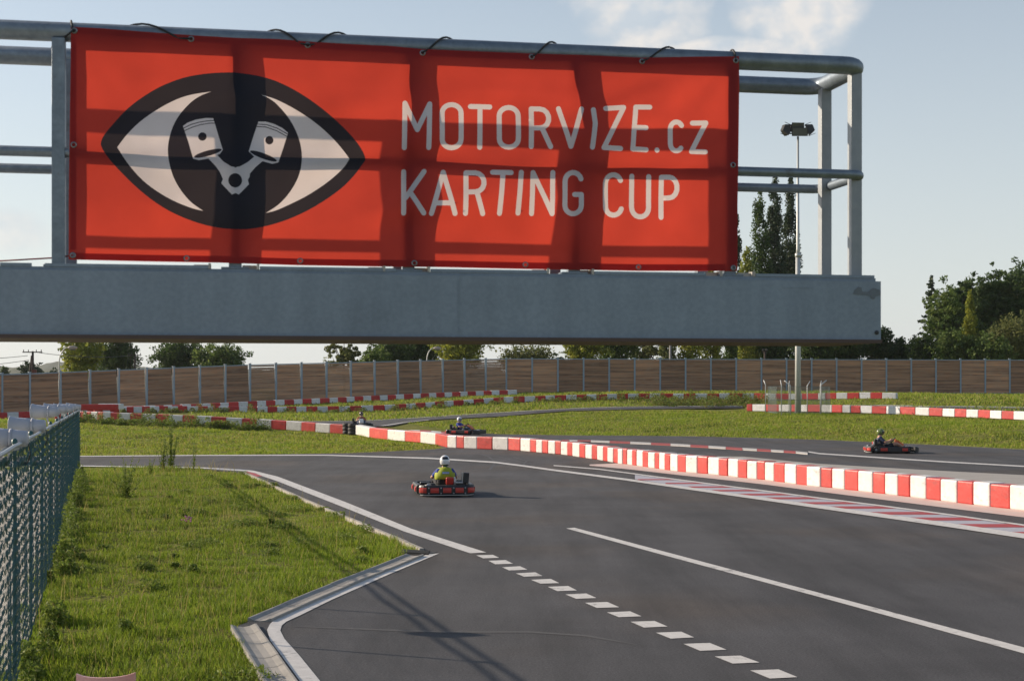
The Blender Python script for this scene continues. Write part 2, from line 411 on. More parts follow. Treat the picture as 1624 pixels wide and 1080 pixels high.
scuff(paint, (.16, .15, .15), 5, .56, .66, .75); scuff(paint, (.10, .095, .10), 40, .60, .68, .6); scuff(paint_red, (.14, .10, .10), 6, .55, .66, .7)
conc = mat('concrete', (0.36, 0.34, 0.31), 0.85, noise=3, col2=(0.24, 0.23, 0.21), fac=0.5, detail=9, bump=(60, .3, .01))

main_px = [(1800, 1180), (1800, 722), (1624, 713), (1500, 706.5), (1400, 702), (1300, 697.5), (1200, 694.5), (1100, 692), (1000, 691), (900, 690.5), (790, 688.5), (700, 683), (640, 677), (600, 676.5),
           (585, 690), (640, 697), (690, 704), (708, 710), (690, 712.5), (560, 718.5), (430, 720.5), (300, 722), (130, 723.5), (-150, 725), (-150, 745), (130, 737), (300, 741.5), (388, 750), (476, 790.5),
           (546, 820.5), (617, 850.5), (669, 873), (652, 879), (407, 981.5), (376, 992), (424, 1085), (440, 1180)]
road_pts = [p for p in gs(main_px)]
sheet('road', road_pts, 0.0, asp, thick=0.05)
# back track, draped on the rise
lo = [(448, 679), (520, 677), (619, 676.5), (660, 668.5), (700, 665.5), (800, 660.5), (850, 656), (900, 652.3), (1000, 649.6), (1080, 648.3), (1178, 647.6)]
hi_ = [(1178, 644.6), (1080, 645), (977, 646), (930, 647.5), (880, 650), (800, 654.5), (720, 659.5), (650, 664), (580, 668), (500, 669.2), (448, 669.5)]
sheet('back_track', [hit(*p) for p in lo + hi_], 0.03, asp, follow=True)
def edge_band(name, pts_px, width, material, z, follow=True):
    pp = [Vector(hit(*p) if follow else G(*p)) for p in pts_px]; a = []; b = []
    for i, p in enumerate(pp):
        t = (pp[min(i + 1, len(pp) - 1)] - pp[max(i - 1, 0)]); t.z = 0; t.normalize(); s_ = Vector((-t.y, t.x, 0))
        a.append(p + s_ * width / 2); b.append(p - s_ * width / 2)
    return sheet(name, a + b[::-1], z, material, follow=follow, res=1.5)
edge_band('painted_line', hi_, 0.35, paint, 0.045)
edge_band('painted_line', [(680, 666.8), (640, 671), (618, 674.5), (605, 676.3)], 0.3, paint, 0.045)
strip = [hit(*p) for p in [(1330, 646.5), (1480, 648), (1700, 652), (1700, 647.5), (1480, 644.8), (1330, 643.6)]]
sheet('far_track', strip, 0.03, asp, follow=True)
edge_band('painted_line', [(1330, 644.0), (1480, 645.2), (1700, 648)], 0.3, paint, 0.045)
# pale concrete kerb edge where the tracks meet the islands
edge_band('track_edge', [(1700, 718), (1624, 713), (1500, 706.5), (1400, 702), (1300, 697.5), (1200, 694.5), (1100, 692), (1000, 691), (900, 690.5), (800, 689)], 0.16, mat('pale_edge', (.30, .27, .22), .9, noise=3, fac=.6), 0.012, follow=False)
edge_band('track_edge', [(708, 710.5), (690, 712.7), (560, 718.7), (430, 720.7), (300, 722.3), (130, 723.7), (-100, 725)], 0.10, MATS['pale_edge'], 0.012, follow=False)

# painted lines, lane dashes
Z1, Z2, Z3 = 0.006, 0.010, 0.015
sheet('painted_line', gs([(380, 744.3), (402, 746.3), (441, 756), (546, 795.5), (652, 838.5), (771.5, 876.2), (745.5, 877.4), (640, 842.5), (546, 805), (441, 763.5), (416, 755), (405, 750.5), (392, 747.6)]), Z1, paint)
sheet('painted_line', gs([(-60, 741), (130, 738), (250, 740), (320, 741), (380, 744.3), (392, 747.6), (320, 743), (250, 741.6), (130, 739.5), (-60, 742.5)]), Z1, paint)
sheet('kerb_paint', gs([(391, 747.7), (405, 750.6), (416, 755.1), (405, 756), (394, 752.5), (388, 750.5)]), Z1, paint_red)
sheet('painted_line', gs([(696.5, 877.7), (678, 879), (581.5, 918), (497, 953), (448, 976), (434, 984), (428, 990), (423.5, 999), (428.4, 1016), (455, 1052), (490, 1100), (520, 1100), (507.6, 1080), (476, 1041), (451, 1013), (444.5, 1000), (447, 992), (454, 986), (476, 976), (525, 951.8), (617, 911)]), Z1, paint)
dash = [[(83,328),(225,324),(279,349),(142,354)],[(188,375),(335,369),(398,400),(246,405)],[(303,430),(458,422),(520,450),(367,459)],[(422,483),(588,474),(650,505),(492,511)],[(552,538),(720,530),(794,566),(634,571)],
        [(695,598),(870,591),(945,629),(778,635)],[(847,663),(1025,655),(1113,694),(939,701)],[(1014,735),(1205,728),(1308,773),(1116,779)],[(1203,817),(1400,808),(1499,851),(1303,858)]]
dash = [unz(d, 740, 820, 5.4) for d in dash]
dash += [unz(d, 1000, 940, 5.413) for d in [[(0,250),(205,243),(318,291),(115,300)],[(218,344),(435,335),(545,384),(345,395)],[(455,440),(680,432),(824,490),(598,500)],[(722,548),(945,541),(1108,600),(877,609)],[(1027,668),(1270,659),(1434,726),(1196,738)]]]
dash += [[(1258, 1089), (1300, 1087), (1335, 1101), (1292, 1103)]]
for i, d in enumerate(dash): sheet('lane_dash', gs(d), Z1, paint)
sheet('painted_line', gs([(898, 838), (911, 836.9), (1040, 871.2), (1300, 940.5), (1624, 1027), (1800, 1074), (1800, 1082), (1624, 1036.5), (1300, 947), (1040, 877)]), Z1, paint)
# thin line crossing to the striped kerb
lw = [(-60, 725.3), (300, 722.6), (519, 722.2), (680, 727), (786, 733.6), (832, 739.5), (880, 746.3), (992, 761), (1100, 776.5), (1204, 791), (1300, 804.8), (1400, 819), (1510, 834.5), (1624, 851.5), (1750, 869.5)]
def px_band(top, bot): return gs(top + bot[::-1])
sheet('painted_line', px_band([(x, y - lerp_tab([(0, .5), (520, .8), (800, 1.1), (1000, 1.8), (1624, 4.4)], x)) for x, y in lw], [(x, y + lerp_tab([(0, .5), (520, .9), (800, 1.2), (1000, 1.4), (1624, 3.2)], x)) for x, y in lw]), Z3, paint)
up_ = [(878, 738.6), (950, 744.5), (1007, 752), (1078, 761.5), (1150, 771), (1220, 780), (1300, 790.5), (1400, 803), (1510, 817.5), (1624, 833.5), (1750, 851.5)]
sheet('painted_line', px_band([(x, y - lerp_tab([(870, .7), (1624, 1.1)], x)) for x, y in up_], [(x, y + lerp_tab([(870, .8), (1624, 1.3)], x)) for x, y in up_]), Z3 + .001, paint)
# striped flat kerb between the two lines: pale bed, thick red bars
low_t = [(p[0], p[1] - 2) for p in lw if p[0] >= 992]
kerb = tag(link('striped_kerb', None), kind='structure')
kb = [(1007, 753)] + [p for p in up_ if p[0] > 1010]
sheet('kerb_bed', px_band(kb, [(1007, 760)] + [p for p in low_t if p[0] > 1010]), Z1, mat('kerb_lilac', (.44, .44, .50), .7, noise=8, fac=.5, col2=(.34, .34, .39)), parent=kerb, kind=None)
upy = lambda x: lerp_tab(up_, x) + .8
lwy = lambda x: lerp_tab(lw, x) - lerp_tab([(1000, 1.8), (1624, 4.4)], x) - .3
bars = unz([(160, 152), (380, 182), (560, 211), (750, 239), (960, 270), (1190, 299), (1440, 338)], 980, 730, 5.075) + unz([(90, 317), (385, 362), (710, 406), (1090, 458), (1500, 520)], 1300, 740, 5.0123) + [(1690, 858)]
for i, (bx, by) in enumerate(bars):
    # each bar runs nearly level to the right and ends on the upper line
    y0 = by; k = 0; th = lerp_tab([(1020, 1.7), (1300, 3.6), (1624, 6.2)], bx)
    x_l = bx; xr = bx
    while xr < bx + 260 and upy(xr) < y0 + .2: xr += .5
    x2 = bx
    while x2 < bx + 260 and upy(x2) < y0 + th: x2 += .5
    xl2 = bx
    while lwy(xl2) < y0 + th and xl2 < bx + 200: xl2 += .5
    xl1 = bx
    while lwy(xl1) < y0 and xl1 < bx + 200: xl1 += .5
    sheet('kerb_bar', gs([(xl1, y0), (xr, y0 - .1), (x2, y0 + th - .2), (xl2, y0 + th)]), Z2, paint_red, parent=kerb, kind=None)
# apron at the foot of the red and white barrier, and the slab behind it
apron = [(935, 737.2), (1000, 737.5), (1078, 748), (1160, 757), (1218, 764.5), (1300, 774), (1400, 786), (1510, 802), (1624, 815), (1760, 832)]
apron_t = [(935, 736.6), (1000, 734), (1078, 744), (1160, 752), (1218, 758), (1300, 768), (1400, 779), (1510, 792), (1624, 805), (1760, 822)]
apron_b = [(935, 738.4), (1000, 744.5), (1078, 753.5), (1160, 762.3), (1218, 769), (1300, 779.8), (1400, 792.5), (1510, 806.5), (1624, 820.5), (1760, 838)]
sheet('concrete_apron', px_band(apron_t, apron_b), Z1, mat('painted_concrete', (.56, .50, .46), .75, noise=2.5, col2=(.62, .42, .38), fac=.35, detail=8))
slab_t = [(1100, 723.5), (1178, 724), (1215, 727.5), (1260, 732), (1300, 735.5), (1400, 741.5), (1500, 747), (1624, 753.5), (1800, 762.5)]
slab_b = [(1100, 724.8), (1178, 740), (1260, 756), (1300, 764), (1400, 778), (1500, 790), (1624, 800), (1800, 815)]
sheet('concrete_slab', px_band(slab_t, slab_b), Z1, mat('slab', (.30, .28, .26), .85, noise=2, col2=(.36, .34, .31), fac=.5, detail=9))
# white line on the far lane
fl = [(1282, 716.5), (1300, 719.3), (1400, 726), (1500, 732.5), (1624, 739.5), (1780, 748)]
sheet('painted_line', px_band([(x, y - .9) for x, y in fl], [(x, y + .9) for x, y in fl]), Z1, paint)
# flat red and white kerb of the inner lane, piece by piece
fk = unz([(112, 147), (1090, 147)], 680, 670, 5.075)
kx = [891, 903, 916, 937, 967, 999.5, 1032.5, 1063.5, 1095, 1123.5, 1151, 1177.5, 1200.5, 1222.5, 1243, 1262, 1281]
ktop = [(891, 698.3), (937, 698.8), (967, 700), (1000, 701.2), (1063, 704), (1123, 707.4), (1177, 711), (1222, 713.6), (1262, 716.2), (1281, 718.2)]
inner = tag(link('inner_kerb', None), kind='structure')
kerb_w = mat('kerb_white', (.55, .53, .50), .7, noise=6, col2=(.44, .42, .40), fac=.5)
kerb_r = mat('kerb_red', (.36, .05, .045), .7, noise=6, col2=(.28, .05, .05), fac=.5)
for i in range(len(kx) - 1):
    a, b = kx[i], kx[i + 1] - .25; th = lerp_tab([(890, 2.0), (1100, 3.0), (1281, 2.6)], a)
    sheet('kerb_block', gs([(a, lerp_tab(ktop, a)), (b, lerp_tab(ktop, b)), (b, lerp_tab(ktop, b) + th), (a, lerp_tab(ktop, a) + th)]), 0.03, kerb_r if i % 2 == 0 else kerb_w, thick=.035, parent=inner, kind=None)
# second short kerb running behind the barrier near the tyres
kx2 = [610, 630, 648, 666, 684, 700, 716]
for i in range(len(kx2) - 1):
    a, b = kx2[i], kx2[i + 1] - .3; y = lambda q: lerp_tab([(610, 678.3), (660, 681.0), (716, 686.5)], q)
    sheet('kerb_block', gs([(a, y(a)), (b, y(b)), (b, y(b) + 2.2), (a, y(a) + 2.2)]), 0.03, kerb_r if i % 2 else kerb_w, thick=.035, parent=inner, kind=None)
# skid marks
skid = mat('tyre_rubber_mark', (.034, .033, .035), .7, noise=5, col2=(.050, .048, .050), fac=.35, detail=9)
ZK = [.0021]
def skid_line(px, wd):
    ZK[0] += .00012
    pp = [Vector(G(*p)) for p in px]; a = []; b = []
    for i, p in enumerate(pp):
        t = (pp[min(i + 1, len(pp) - 1)] - pp[max(i - 1, 0)]).normalized(); s_ = Vector((-t.y, t.x, 0)); a.append(p + s_ * wd / 2); b.append(p - s_ * wd / 2)
    sheet('skid_mark', a + b[::-1], ZK[0], skid)
skid_line([(763, 720), (775, 724), (785, 732), (783, 738), (776, 745)], .10)
skid_line([(750, 719), (790, 724), (830, 733), (870, 741)], .09)
skid_line([(815, 725), (835, 731), (830, 737)], .07)
skid_line([(905, 731), (870, 737), (840, 738), (800, 741)], .08)
skid_line([(790, 756), (700, 760), (640, 764)], .10)

streak = mat('worn_asphalt_streak', (.078, .077, .080), .85, noise=20, col2=(.054, .052, .054), fac=.5, detail=8)
def _st(px, wd, mm=None):
    pp = [Vector(G(*p)) for p in px]; a = []; b = []
    for i, p in enumerate(pp):
        t = (pp[min(i + 1, len(pp) - 1)] - pp[max(i - 1, 0)]).normalized(); s_ = Vector((-t.y, t.x, 0)); ww = wd * (1 if 0 < i < len(pp) - 1 else .2); a.append(p + s_ * ww / 2); b.append(p - s_ * ww / 2)
    ZK[0] += .00012; sheet('asphalt_wear', a + b[::-1], ZK[0], mm or streak)
_st([(455, 993), (560, 997), (700, 1002), (840, 1002), (930, 1008), (1010, 1022)], .10)
skid_line([(1150, 716), (1300, 722), (1450, 731), (1650, 744)], .22)

# low edging stone and drain channels round the lawn tip
edge_stone = mat('edging_stone', (.42, .39, .35), .85, noise=5, fac=.5, detail=8)
def kerb_run(name, px, prof, material, nseg=None, parent=None, step=1.0):
    """row of stones laid end to end along the flat ground; each stone one object"""
    pp = [Vector(G(*p)) for p in px]; root = tag(link(name, None), kind='structure')
    d = [0]
    for i in range(1, len(pp)): d.append(d[-1] + (pp[i] - pp[i - 1]).length)
    n = max(1, int(round(d[-1] / step)))
    def at(s):
        for i in range(1, len(pp)):
            if s <= d[i] or i == len(pp) - 1:
                return pp[i - 1].lerp(pp[i], (s - d[i - 1]) / (d[i] - d[i - 1]))
    for k in range(n):
        a = at(d[-1] * k / n); b = at(d[-1] * (k + 1) / n); t = (b - a).normalized(); b = b - t * .012
        jz = random.uniform(-.004, .004)
        m = MB(); m.sweep([a + Vector((0, 0, jz)), (a + b) / 2 + Vector((0, 0, jz)), b + Vector((0, 0, jz))], prof); build('stone', m, material, root)
    return root
kerb_run('lawn_edging', [(388, 750.3), (476, 790.7), (546, 820.7), (617, 850.8), (669, 873.2)], [(-.035, -.05), (.035, -.05), (.035, .045), (-.035, .045)], edge_stone)
chan = [(-.145, -.06), (.145, -.06), (.145, .038), (.125, .038), (.07, .014), (0, .006), (-.07, .014), (-.125, .038), (-.145, .038)]
kerb_run('drain_channel', [(658, 882), (560, 921), (480, 955), (411, 985.5)], chan, conc, step=.6)
kerb_run('drain_channel', [(386, 994), (400, 1015), (420, 1046), (442, 1080), (475, 1130)], chan, conc, step=.5)
gr = tag(link('drain_grate', None, loc=G(659, 877)), kind='structure')
m = MB()
for k in range(7): m.box((0, -.18 + k * .06, .018), (.5, .025, .03), R(-25))
m.box((0, 0, .002), (.56, .46, .015), R(-25)); build('grate', m, mat('cast_iron', (.04, .038, .036), .7), gr)
FXY = lambda d: -4.68 - .28 * (d - 13.8) - .02
# pale paved yard left of the wire fence
sheet('paved_yard', [(-60, -5), (-1.2, -5), (-1.2, 2), (FXY(10.2), 10.2), (FXY(37.2), 37.2), (FXY(50), 50), (-18, 52.5), (-60, 51)], .0, mat('yard_concrete', (.62, .57, .48), .9, noise=1.5, col2=(.50, .47, .40), fac=.5, detail=8), thick=.05)

# ------------------------------------------------------------------ red and white barriers, block by block
blk_w = mat('barrier_white', (.72, .70, .67), .42, noise=7, col2=(.58, .55, .52), fac=.45, detail=7, bump=(3, .35, .05), rand=.06)
blk_r = mat('barrier_red', (.60, .040, .030), .42, noise=5, col2=(.42, .045, .040), fac=.5, detail=7, bump=(3, .35, .05), rand=.12)
blk_wo = mat('barrier_white_worn', (.74, .75, .77), .6, noise=5, col2=(.56, .56, .57), fac=.5, detail=8, bump=(3, .35, .05), rand=.10)
blk_ro = mat('barrier_red_worn', (.56, .030, .028), .6, noise=5, col2=(.40, .03, .03), fac=.5, detail=8, bump=(3, .35, .05), rand=.15)
for _m in (blk_w, blk_wo): scuff(_m, (.20, .17, .15), 3.0, .56, .70, .55, (1, 1, 2.2)); scuff(_m, (.10, .09, .09), 14, .64, .70, .55, (.5, 1, 2.5))
for _m in (blk_r, blk_ro): scuff(_m, (.20, .05, .045), 3.0, .54, .70, .6, (1, 1, 2.2)); scuff(_m, (.10, .06, .06), 14, .64, .70, .5, (.5, 1, 2.5)); scuff(_m, (.66, .16, .12), 1.6, .56, .72, .5)
def barrier(label, bounds, red_first, path, hh=.53, depth=.45, sink=0.0, worn=False, group='red and white barriers round the track'):
    """bounds: photo columns of the block joints; path: (x, z-row, distance or None) of the foot"""
    def pt(x):
        if path[0][2] is None:
            y = float(np.interp(x, [p[0] for p in path], [p[1] for p in path])); return Vector(G(x, y))
        d = float(np.interp(x, [p[0] for p in path], [p[2] for p in path]))
        X = (x - CX) / F * d
        return Vector((X, d, h1(X, d) - sink))
    root = thing('track_barrier', label, 'barrier', pt(bounds[len(bounds) // 2]), 0, group)
    for i in range(len(bounds) - 1):
        a, b = pt(bounds[i]), pt(bounds[i + 1]); t = (b - a); L_ = t.length; ang = math.atan2(t.y, t.x)
        c = (a + b) / 2; nrm = Vector((-math.sin(ang), math.cos(ang), 0))
        if nrm.y < 0: nrm = -nrm
        dd = depth + random.uniform(-.02, .02); h2 = hh + random.uniform(-.012, .012)
        tilt = Matrix.Rotation(ang + random.uniform(-.012, .012), 3, 'Z') @ Matrix.Rotation(-math.asin(max(-.5, min(.5, t.z / max(L_, .01)))), 3, 'Y')
        m = MB(); m.bbox((0, 0, 0), (L_ - .012, dd, h2), .035)
        # slight bulge of the front sheet
        for k, v in enumerate(m.v):
            m.v[k] = (v[0], v[1], v[2])
        red = (i % 2 == 0) == red_first
        mm = (blk_ro if red else blk_wo) if worn else (blk_r if red else blk_w)
        o = build('barrier_block', m, mm, root); o.rotation_euler = tilt.to_euler()
        o.location = c + nrm * (dd / 2 + random.uniform(-.012, .012)) + Vector((0, 0, h2 / 2)) - root.location
    return root
Z5 = lambda L_, ox, s: [ox + v / s for v in L_]
b1 = [559, 586, 614, 641.7, 667, 690.2] + Z5([147,220,280,387,512,638,735,812,862,912,958,1015,1060,1112,1155,1213,1258,1312,1355,1402,1437,1482,1520,1558,1592], 680, 5.075)[0:]
b1 += Z5([112-45, 112,146,195,240,295,330,375,418,478,543,636,720,810,882,964,1036,1115,1180,1255,1338,1432,1518], 980, 5.075)[1:]
b1 += Z5([5,95,195,303,420,515,618,713,840,957,1090,1215,1350,1507], 1300, 5.0123)
b1 += [1629, 1656, 1686, 1716]
b1 = sorted(b1); bb = [b1[0]]
for v in b1[1:]:
    if v - bb[-1] > 3.5: bb.append(v)
b1 = bb
foot1 = [(559, 688), (573, 690), (586, 694), (614, 697.5), (641.7, 700), (667, 702), (690, 705), (708.9, 709.7), (735, 711), (756, 711.8), (805.7, 713.7), (825, 715), (850, 717.3), (889, 720.8), (907.6, 723.2), (928, 726.5), (947, 729),
         (963, 732), (979.5, 735), (993, 736.3), (1062, 746), (1087, 749), (1122, 751.7), (1154, 755), (1184, 758.5), (1212.5, 761.2), (1243.6, 765.2), (1279, 770), (1319, 774), (1360, 778.6), (1403, 783.6), (1442, 788.3), (1491, 794.3), (1542.4, 800.6), (1600.6, 807.3), (1716, 821)]
barrier('long bright barrier running from the black tyre stack out to the right edge', b1, False, [(x, y, None) for x, y in foot1])
b2 = Z5([-70, -20, 30, 80, 135, 165, 185, 222, 275, 320, 382, 450, 540, 637, 743, 850, 960, 1070, 1190, 1310, 1437, 1557], 100, 5.075) + Z5([107, 193, 280, 360, 443, 520], 400, 3.6)
barrier('red and white barrier with weeds at its foot, ending at the black tyres', b2, True, [(60, 0, 91), (126, 0, 90), (163, 0, 89), (280, 0, 87.5), (407, 0, 86), (460, 0, 85), (550, 0, 82.6)])
b3 = [150, 163, 175, 189] + Z5([512,568,636,700,775,845,925,1000,1088,1165,1210,1255,1330,1417,1485], 100, 5.075) + Z5([30,88,143,197,253,310,373,432,497,558,625,692,757,818,880,935,990,1045,1097,1150,1208,1265,1323,1378,1437], 400, 3.6) \
     + Z5([48,108,165,220,270,330,387,440,493,550,603,662,717,777,835,903,960,1022,1085,1150,1205,1275,1335,1395], 800, 3.376) + Z5([770,860,940,1045,1090,1162,1233,1310,1382,1458,1547], 1040, 4.06)
b3 = sorted(b3); bb = [b3[0]]
for v in b3[1:]:
    if v - bb[-1] > 5: bb.append(v)
b3 = bb
d3 = [(150, 0, 123), (189, 0, 124), (400, 0, 127), (600, 0, 130), (800, 0, 132), (1007, 0, 131), (1190, 0, 128), (1421, 0, 121)]
barrier('longest and thinnest far barrier, half sunk in weeds behind the back lane', b3, True, d3, sink=.02, worn=True)
b4 = [-18, -4, 12, 30, 48, 66, 84, 102, 121, 139, 157, 175, 193, 211, 229, 247, 260] + Z5([880, 962, 1032, 1117, 1190, 1268, 1335, 1415, 1490, 1565], 100, 5.075) + Z5([80, 133, 185, 240, 288, 340, 388, 443, 490, 540, 585, 635, 680, 730, 775, 822, 868, 920, 963, 1010, 1052, 1100, 1143, 1190, 1230, 1278, 1322, 1368, 1412, 1460, 1512], 400, 3.6)
barrier('darker shaded red and white barrier close under the timber wall at the back left', b4, False, [(-20, 0, 117), (100, 0, 123), (273, 0, 131), (400, 0, 138), (600, 0, 148), (789, 0, 157), (820, 0, 158)], worn=True)
b5 = [1184, 1193, 1213.6, 1235, 1255, 1268, 1281, 1302, 1319, 1335.6, 1349, 1364.6, 1382.9, 1405.4, 1427.2, 1451.4, 1473, 1494.5, 1513.6, 1532.4, 1551, 1569.9, 1588.2, 1607.3, 1625.6, 1645, 1665]
barrier('red and white barrier behind the floodlight mast, running out at the right edge', b5, True, [(1184, 0, 112.3), (1193, 0, 112), (1404, 0, 103), (1624, 0, 92), (1665, 0, 90)], worn=True)

# toppled long blocks at the left corner of the far barrier
def loose_block(x, y, d, L_, mm, ang, label, zz=.0, pitch=0):
    X = (x - CX) / F * d; m = MB(); m.bbox((0, 0, .2), (L_, .42, .42), .05)
    for q in (-.3, .3): m.box((q * L_, -.213, .2), (.05, .012, .36))
    o = build('loose_barrier_block', m, mm); o.location = (X, d, h1(X, d) + zz); o.rotation_euler = (0, pitch, ang)
    tag(o, label, 'barrier block')
loose_block(158, 654, 100, 2.6, blk_ro, R(-8), 'dark red barrier block lying loose at the left corner beyond the wire fence', .55)
loose_block(176, 652, 108, 1.9, blk_wo, R(-12), 'white barrier block lying behind the loose dark red one', .62)

# stack of tyres in the barrier gap
rub = mat('rubber', (.022, .021, .021), .75, noise=8, col2=(.05, .048, .045), fac=.5, bump=(40, .3, .01))
def tyre_mesh(r=.30, w=.2):
    m = MB(); pr = []
    for k in range(13):
        a = math.pi * (k / 12) - math.pi / 2
        pr.append((r - .055 + .055 * math.cos(a), w / 2 * math.sin(a)))
    pr = [(r * .58, -w * .38), (r * .62, -w * .5), (r - .06, -w * .5)] + pr[1:-1] + [(r - .06, w * .5), (r * .62, w * .5), (r * .58, w * .38), (r * .56, 0), (r * .58, -w * .38)]
    m.lathe(pr, 20)
    return m.mesh('tyre', rub)
tm = tyre_mesh(.30, .20)
for ci, (px, dd) in enumerate(((551.5, 82.7), (560.5, 82.0))):
    for k in range(3):
        X = (px - CX) / F * dd
        o = link('tyre', tm, None, (X + random.uniform(-.02, .02), dd, h1(X, dd) + .11 + k * .205), (R(random.uniform(-3, 3)), R(random.uniform(-3, 3)), 0))
        tag(o, 'black tyre in the %s of the left stack plugging the barrier gap' % ['bottom row', 'middle row', 'top row'][k] if ci == 0 else 'black tyre in the %s of the right stack, against the white barrier end' % ['bottom row', 'middle row', 'top row'][k], 'tyre', 'tyres stacked in the barrier gap')

# ------------------------------------------------------------------ timber noise wall
galv_b = mat('wall_steel', (.31, .385, .46), .5, metal=.2, noise=6, fac=.5, col2=(.25, .31, .37))
def wood_mat(name, c1, c2, c3):
    """weathered boards: bands along each board, different on every panel"""
    m = mat(name, c1, .85, rand=.24, bump=(18, .4, .02)); t = m.node_tree; n = t.nodes; l = t.links; hs = [q for q in n if q.type == 'HUE_SAT'][0]
    tcn = n.new('ShaderNodeTexCoord'); oi = n.new('ShaderNodeObjectInfo'); mm = n.new('ShaderNodeMath'); mm.operation = 'MULTIPLY'; mm.inputs[1].default_value = 57.0; l.new(oi.outputs['Random'], mm.inputs[0])
    cx_ = n.new('ShaderNodeCombineXYZ'); l.new(mm.outputs[0], cx_.inputs[0]); l.new(mm.outputs[0], cx_.inputs[2]); va = n.new('ShaderNodeVectorMath'); va.operation = 'ADD'; l.new(tcn.outputs['Object'], va.inputs[0]); l.new(cx_.outputs[0], va.inputs[1])
    def nz_(sc, det):
        mp = n.new('ShaderNodeMapping'); mp.inputs['Scale'].default_value = sc; l.new(va.outputs[0], mp.inputs[0]); q = n.new('ShaderNodeTexNoise'); q.inputs['Scale'].default_value = 1; q.inputs['Detail'].default_value = det; l.new(mp.outputs[0], q.inputs['Vector'])
        r_ = n.new('ShaderNodeMapRange'); r_.inputs[1].default_value = .38; r_.inputs[2].default_value = .62; l.new(q.outputs[0], r_.inputs[0]); return r_.outputs[0]
    def mixc(f, a_, b_):
        q = n.new('ShaderNodeMix'); q.data_type = 'RGBA'; l.new(f, q.inputs[0])
        for k_, v_ in ((6, a_), (7, b_)):
            if isinstance(v_, tuple): q.inputs[k_].default_value = (*v_, 1)
            else: l.new(v_, q.inputs[k_])
        return q.outputs[2]
    o1 = mixc(nz_((.12, .1, 4.2), 3), c1, c2); o2 = mixc(nz_((1.1, .1, 9.0), 4), o1, c3); o3 = n.new('ShaderNodeMix'); o3.data_type = 'RGBA'; o3.inputs[0].default_value = .55; l.new(o1, o3.inputs[6]); l.new(o2, o3.inputs[7])
    l.new(o3.outputs[2], hs.inputs['Color']); return m
wood_a = wood_mat('larch_boards', (.56, .30, .165), (.22, .118, .072), (.38, .27, .19))
def wall_panel_mesh():
    m = MB(); n = 22; h = 3.84 / n; r = random.Random(3)
    for k in range(n):
        m.box((1.5, r.uniform(-.008, .008), .06 + h * (k + .5)), (2.84, .05, h - .012 - r.uniform(0, .008)))
    m.box((1.5, 0, .03), (2.84, .08, .06)); m.box((1.5, .045, 1.9), (2.82, .012, 3.7))
    return m.mesh('panel', wood_a)
def gap_panel_mesh():
    m = MB(); n = 22; h = 3.84 / n; r = random.Random(5)
    for k in range(n):
        if k == 20:
            m.box((1.5, 0, .06 + h * (k + .5) - .03), (2.84, .05, h - .06)); continue
        m.box((1.5, r.uniform(-.01, .01), .06 + h * (k + .5)), (2.84, .05, h - (.012 if k < 18 else .02)))
    m.box((1.5, 0, .03), (2.84, .08, .06))
    return m.mesh('panel', wood_a)
pm, gm = wall_panel_mesh(), gap_panel_mesh()
mpost = MB(); mpost.box((0, 0, 2.02), (.018, .16, 4.12)); mpost.box((0, -.085, 2.02), (.19, .016, 4.12)); mpost.box((0, .085, 2.02), (.19, .016, 4.12)); mpost.box((0, 0, 4.10), (.24, .22, .06))
mpost.box((0, -.10, 2.02), (.24, .02, .10)); mpost.box((.12, -.13, 1.98), (.05, .07, .05)); pom = mpost.mesh('post', galv_b)
mcap = MB(); mcap.box((1.5, 0, 3.95), (2.80, .16, .09)); mcap.box((1.5, 0, -.08), (2.8, .10, .26), mi=0); capm = mcap.mesh('top_rail', galv_b)
wall = thing('timber_noise_wall', 'long dark brown board wall with grey steel posts closing off the track at the back', 'wall', P(805, 623, 168))
ctrl = [P(-135, 668, 116), P(11.6, 664.8, 129), P(401, 640, 148), P(803, 623.3, 168), P(1624, 623.8, 172.6), P(1850, 624, 173.6)]
# walk along the line in 3 m bays
pts = [Vector((c[0], c[1], c[2])) for c in ctrl]; dl = [0]
for i in range(1, len(pts)): dl.append(dl[-1] + (pts[i].xy - pts[i - 1].xy).length)
s0 = dl[3] % 3.0; k = 0; s_ = s0; wp = []
def wat(s_):
    for i in range(1, len(pts)):
        if s_ <= dl[i] or i == len(pts) - 1: return pts[i - 1].lerp(pts[i], (s_ - dl[i - 1]) / (dl[i] - dl[i - 1]))
while s_ < dl[-1]: wp.append(wat(s_)); s_ += 3.0
for i, p in enumerate(wp):
    nx_ = wp[min(i + 1, len(wp) - 1)] if i < len(wp) - 1 else p + (p - wp[i - 1]); t = nx_ - p; ang = math.atan2(t.y, t.x)
    o = link('post', pom, wall, p - wall.location, (0, 0, ang))
    if i < len(wp) - 1:
        slope = -math.atan2(t.z, t.xy.length)
        px = CX + p.x / p.y * F
        g_ = gm if min(abs(px - q) for q in (404, 519, 728, 764)) < 12 else pm
        q = link('panel', g_, wall, p - wall.location, (0, slope, ang)); q.scale = (1, 1, 1)
        link('top_rail', capm, wall, p - wall.location, (0, slope, ang))

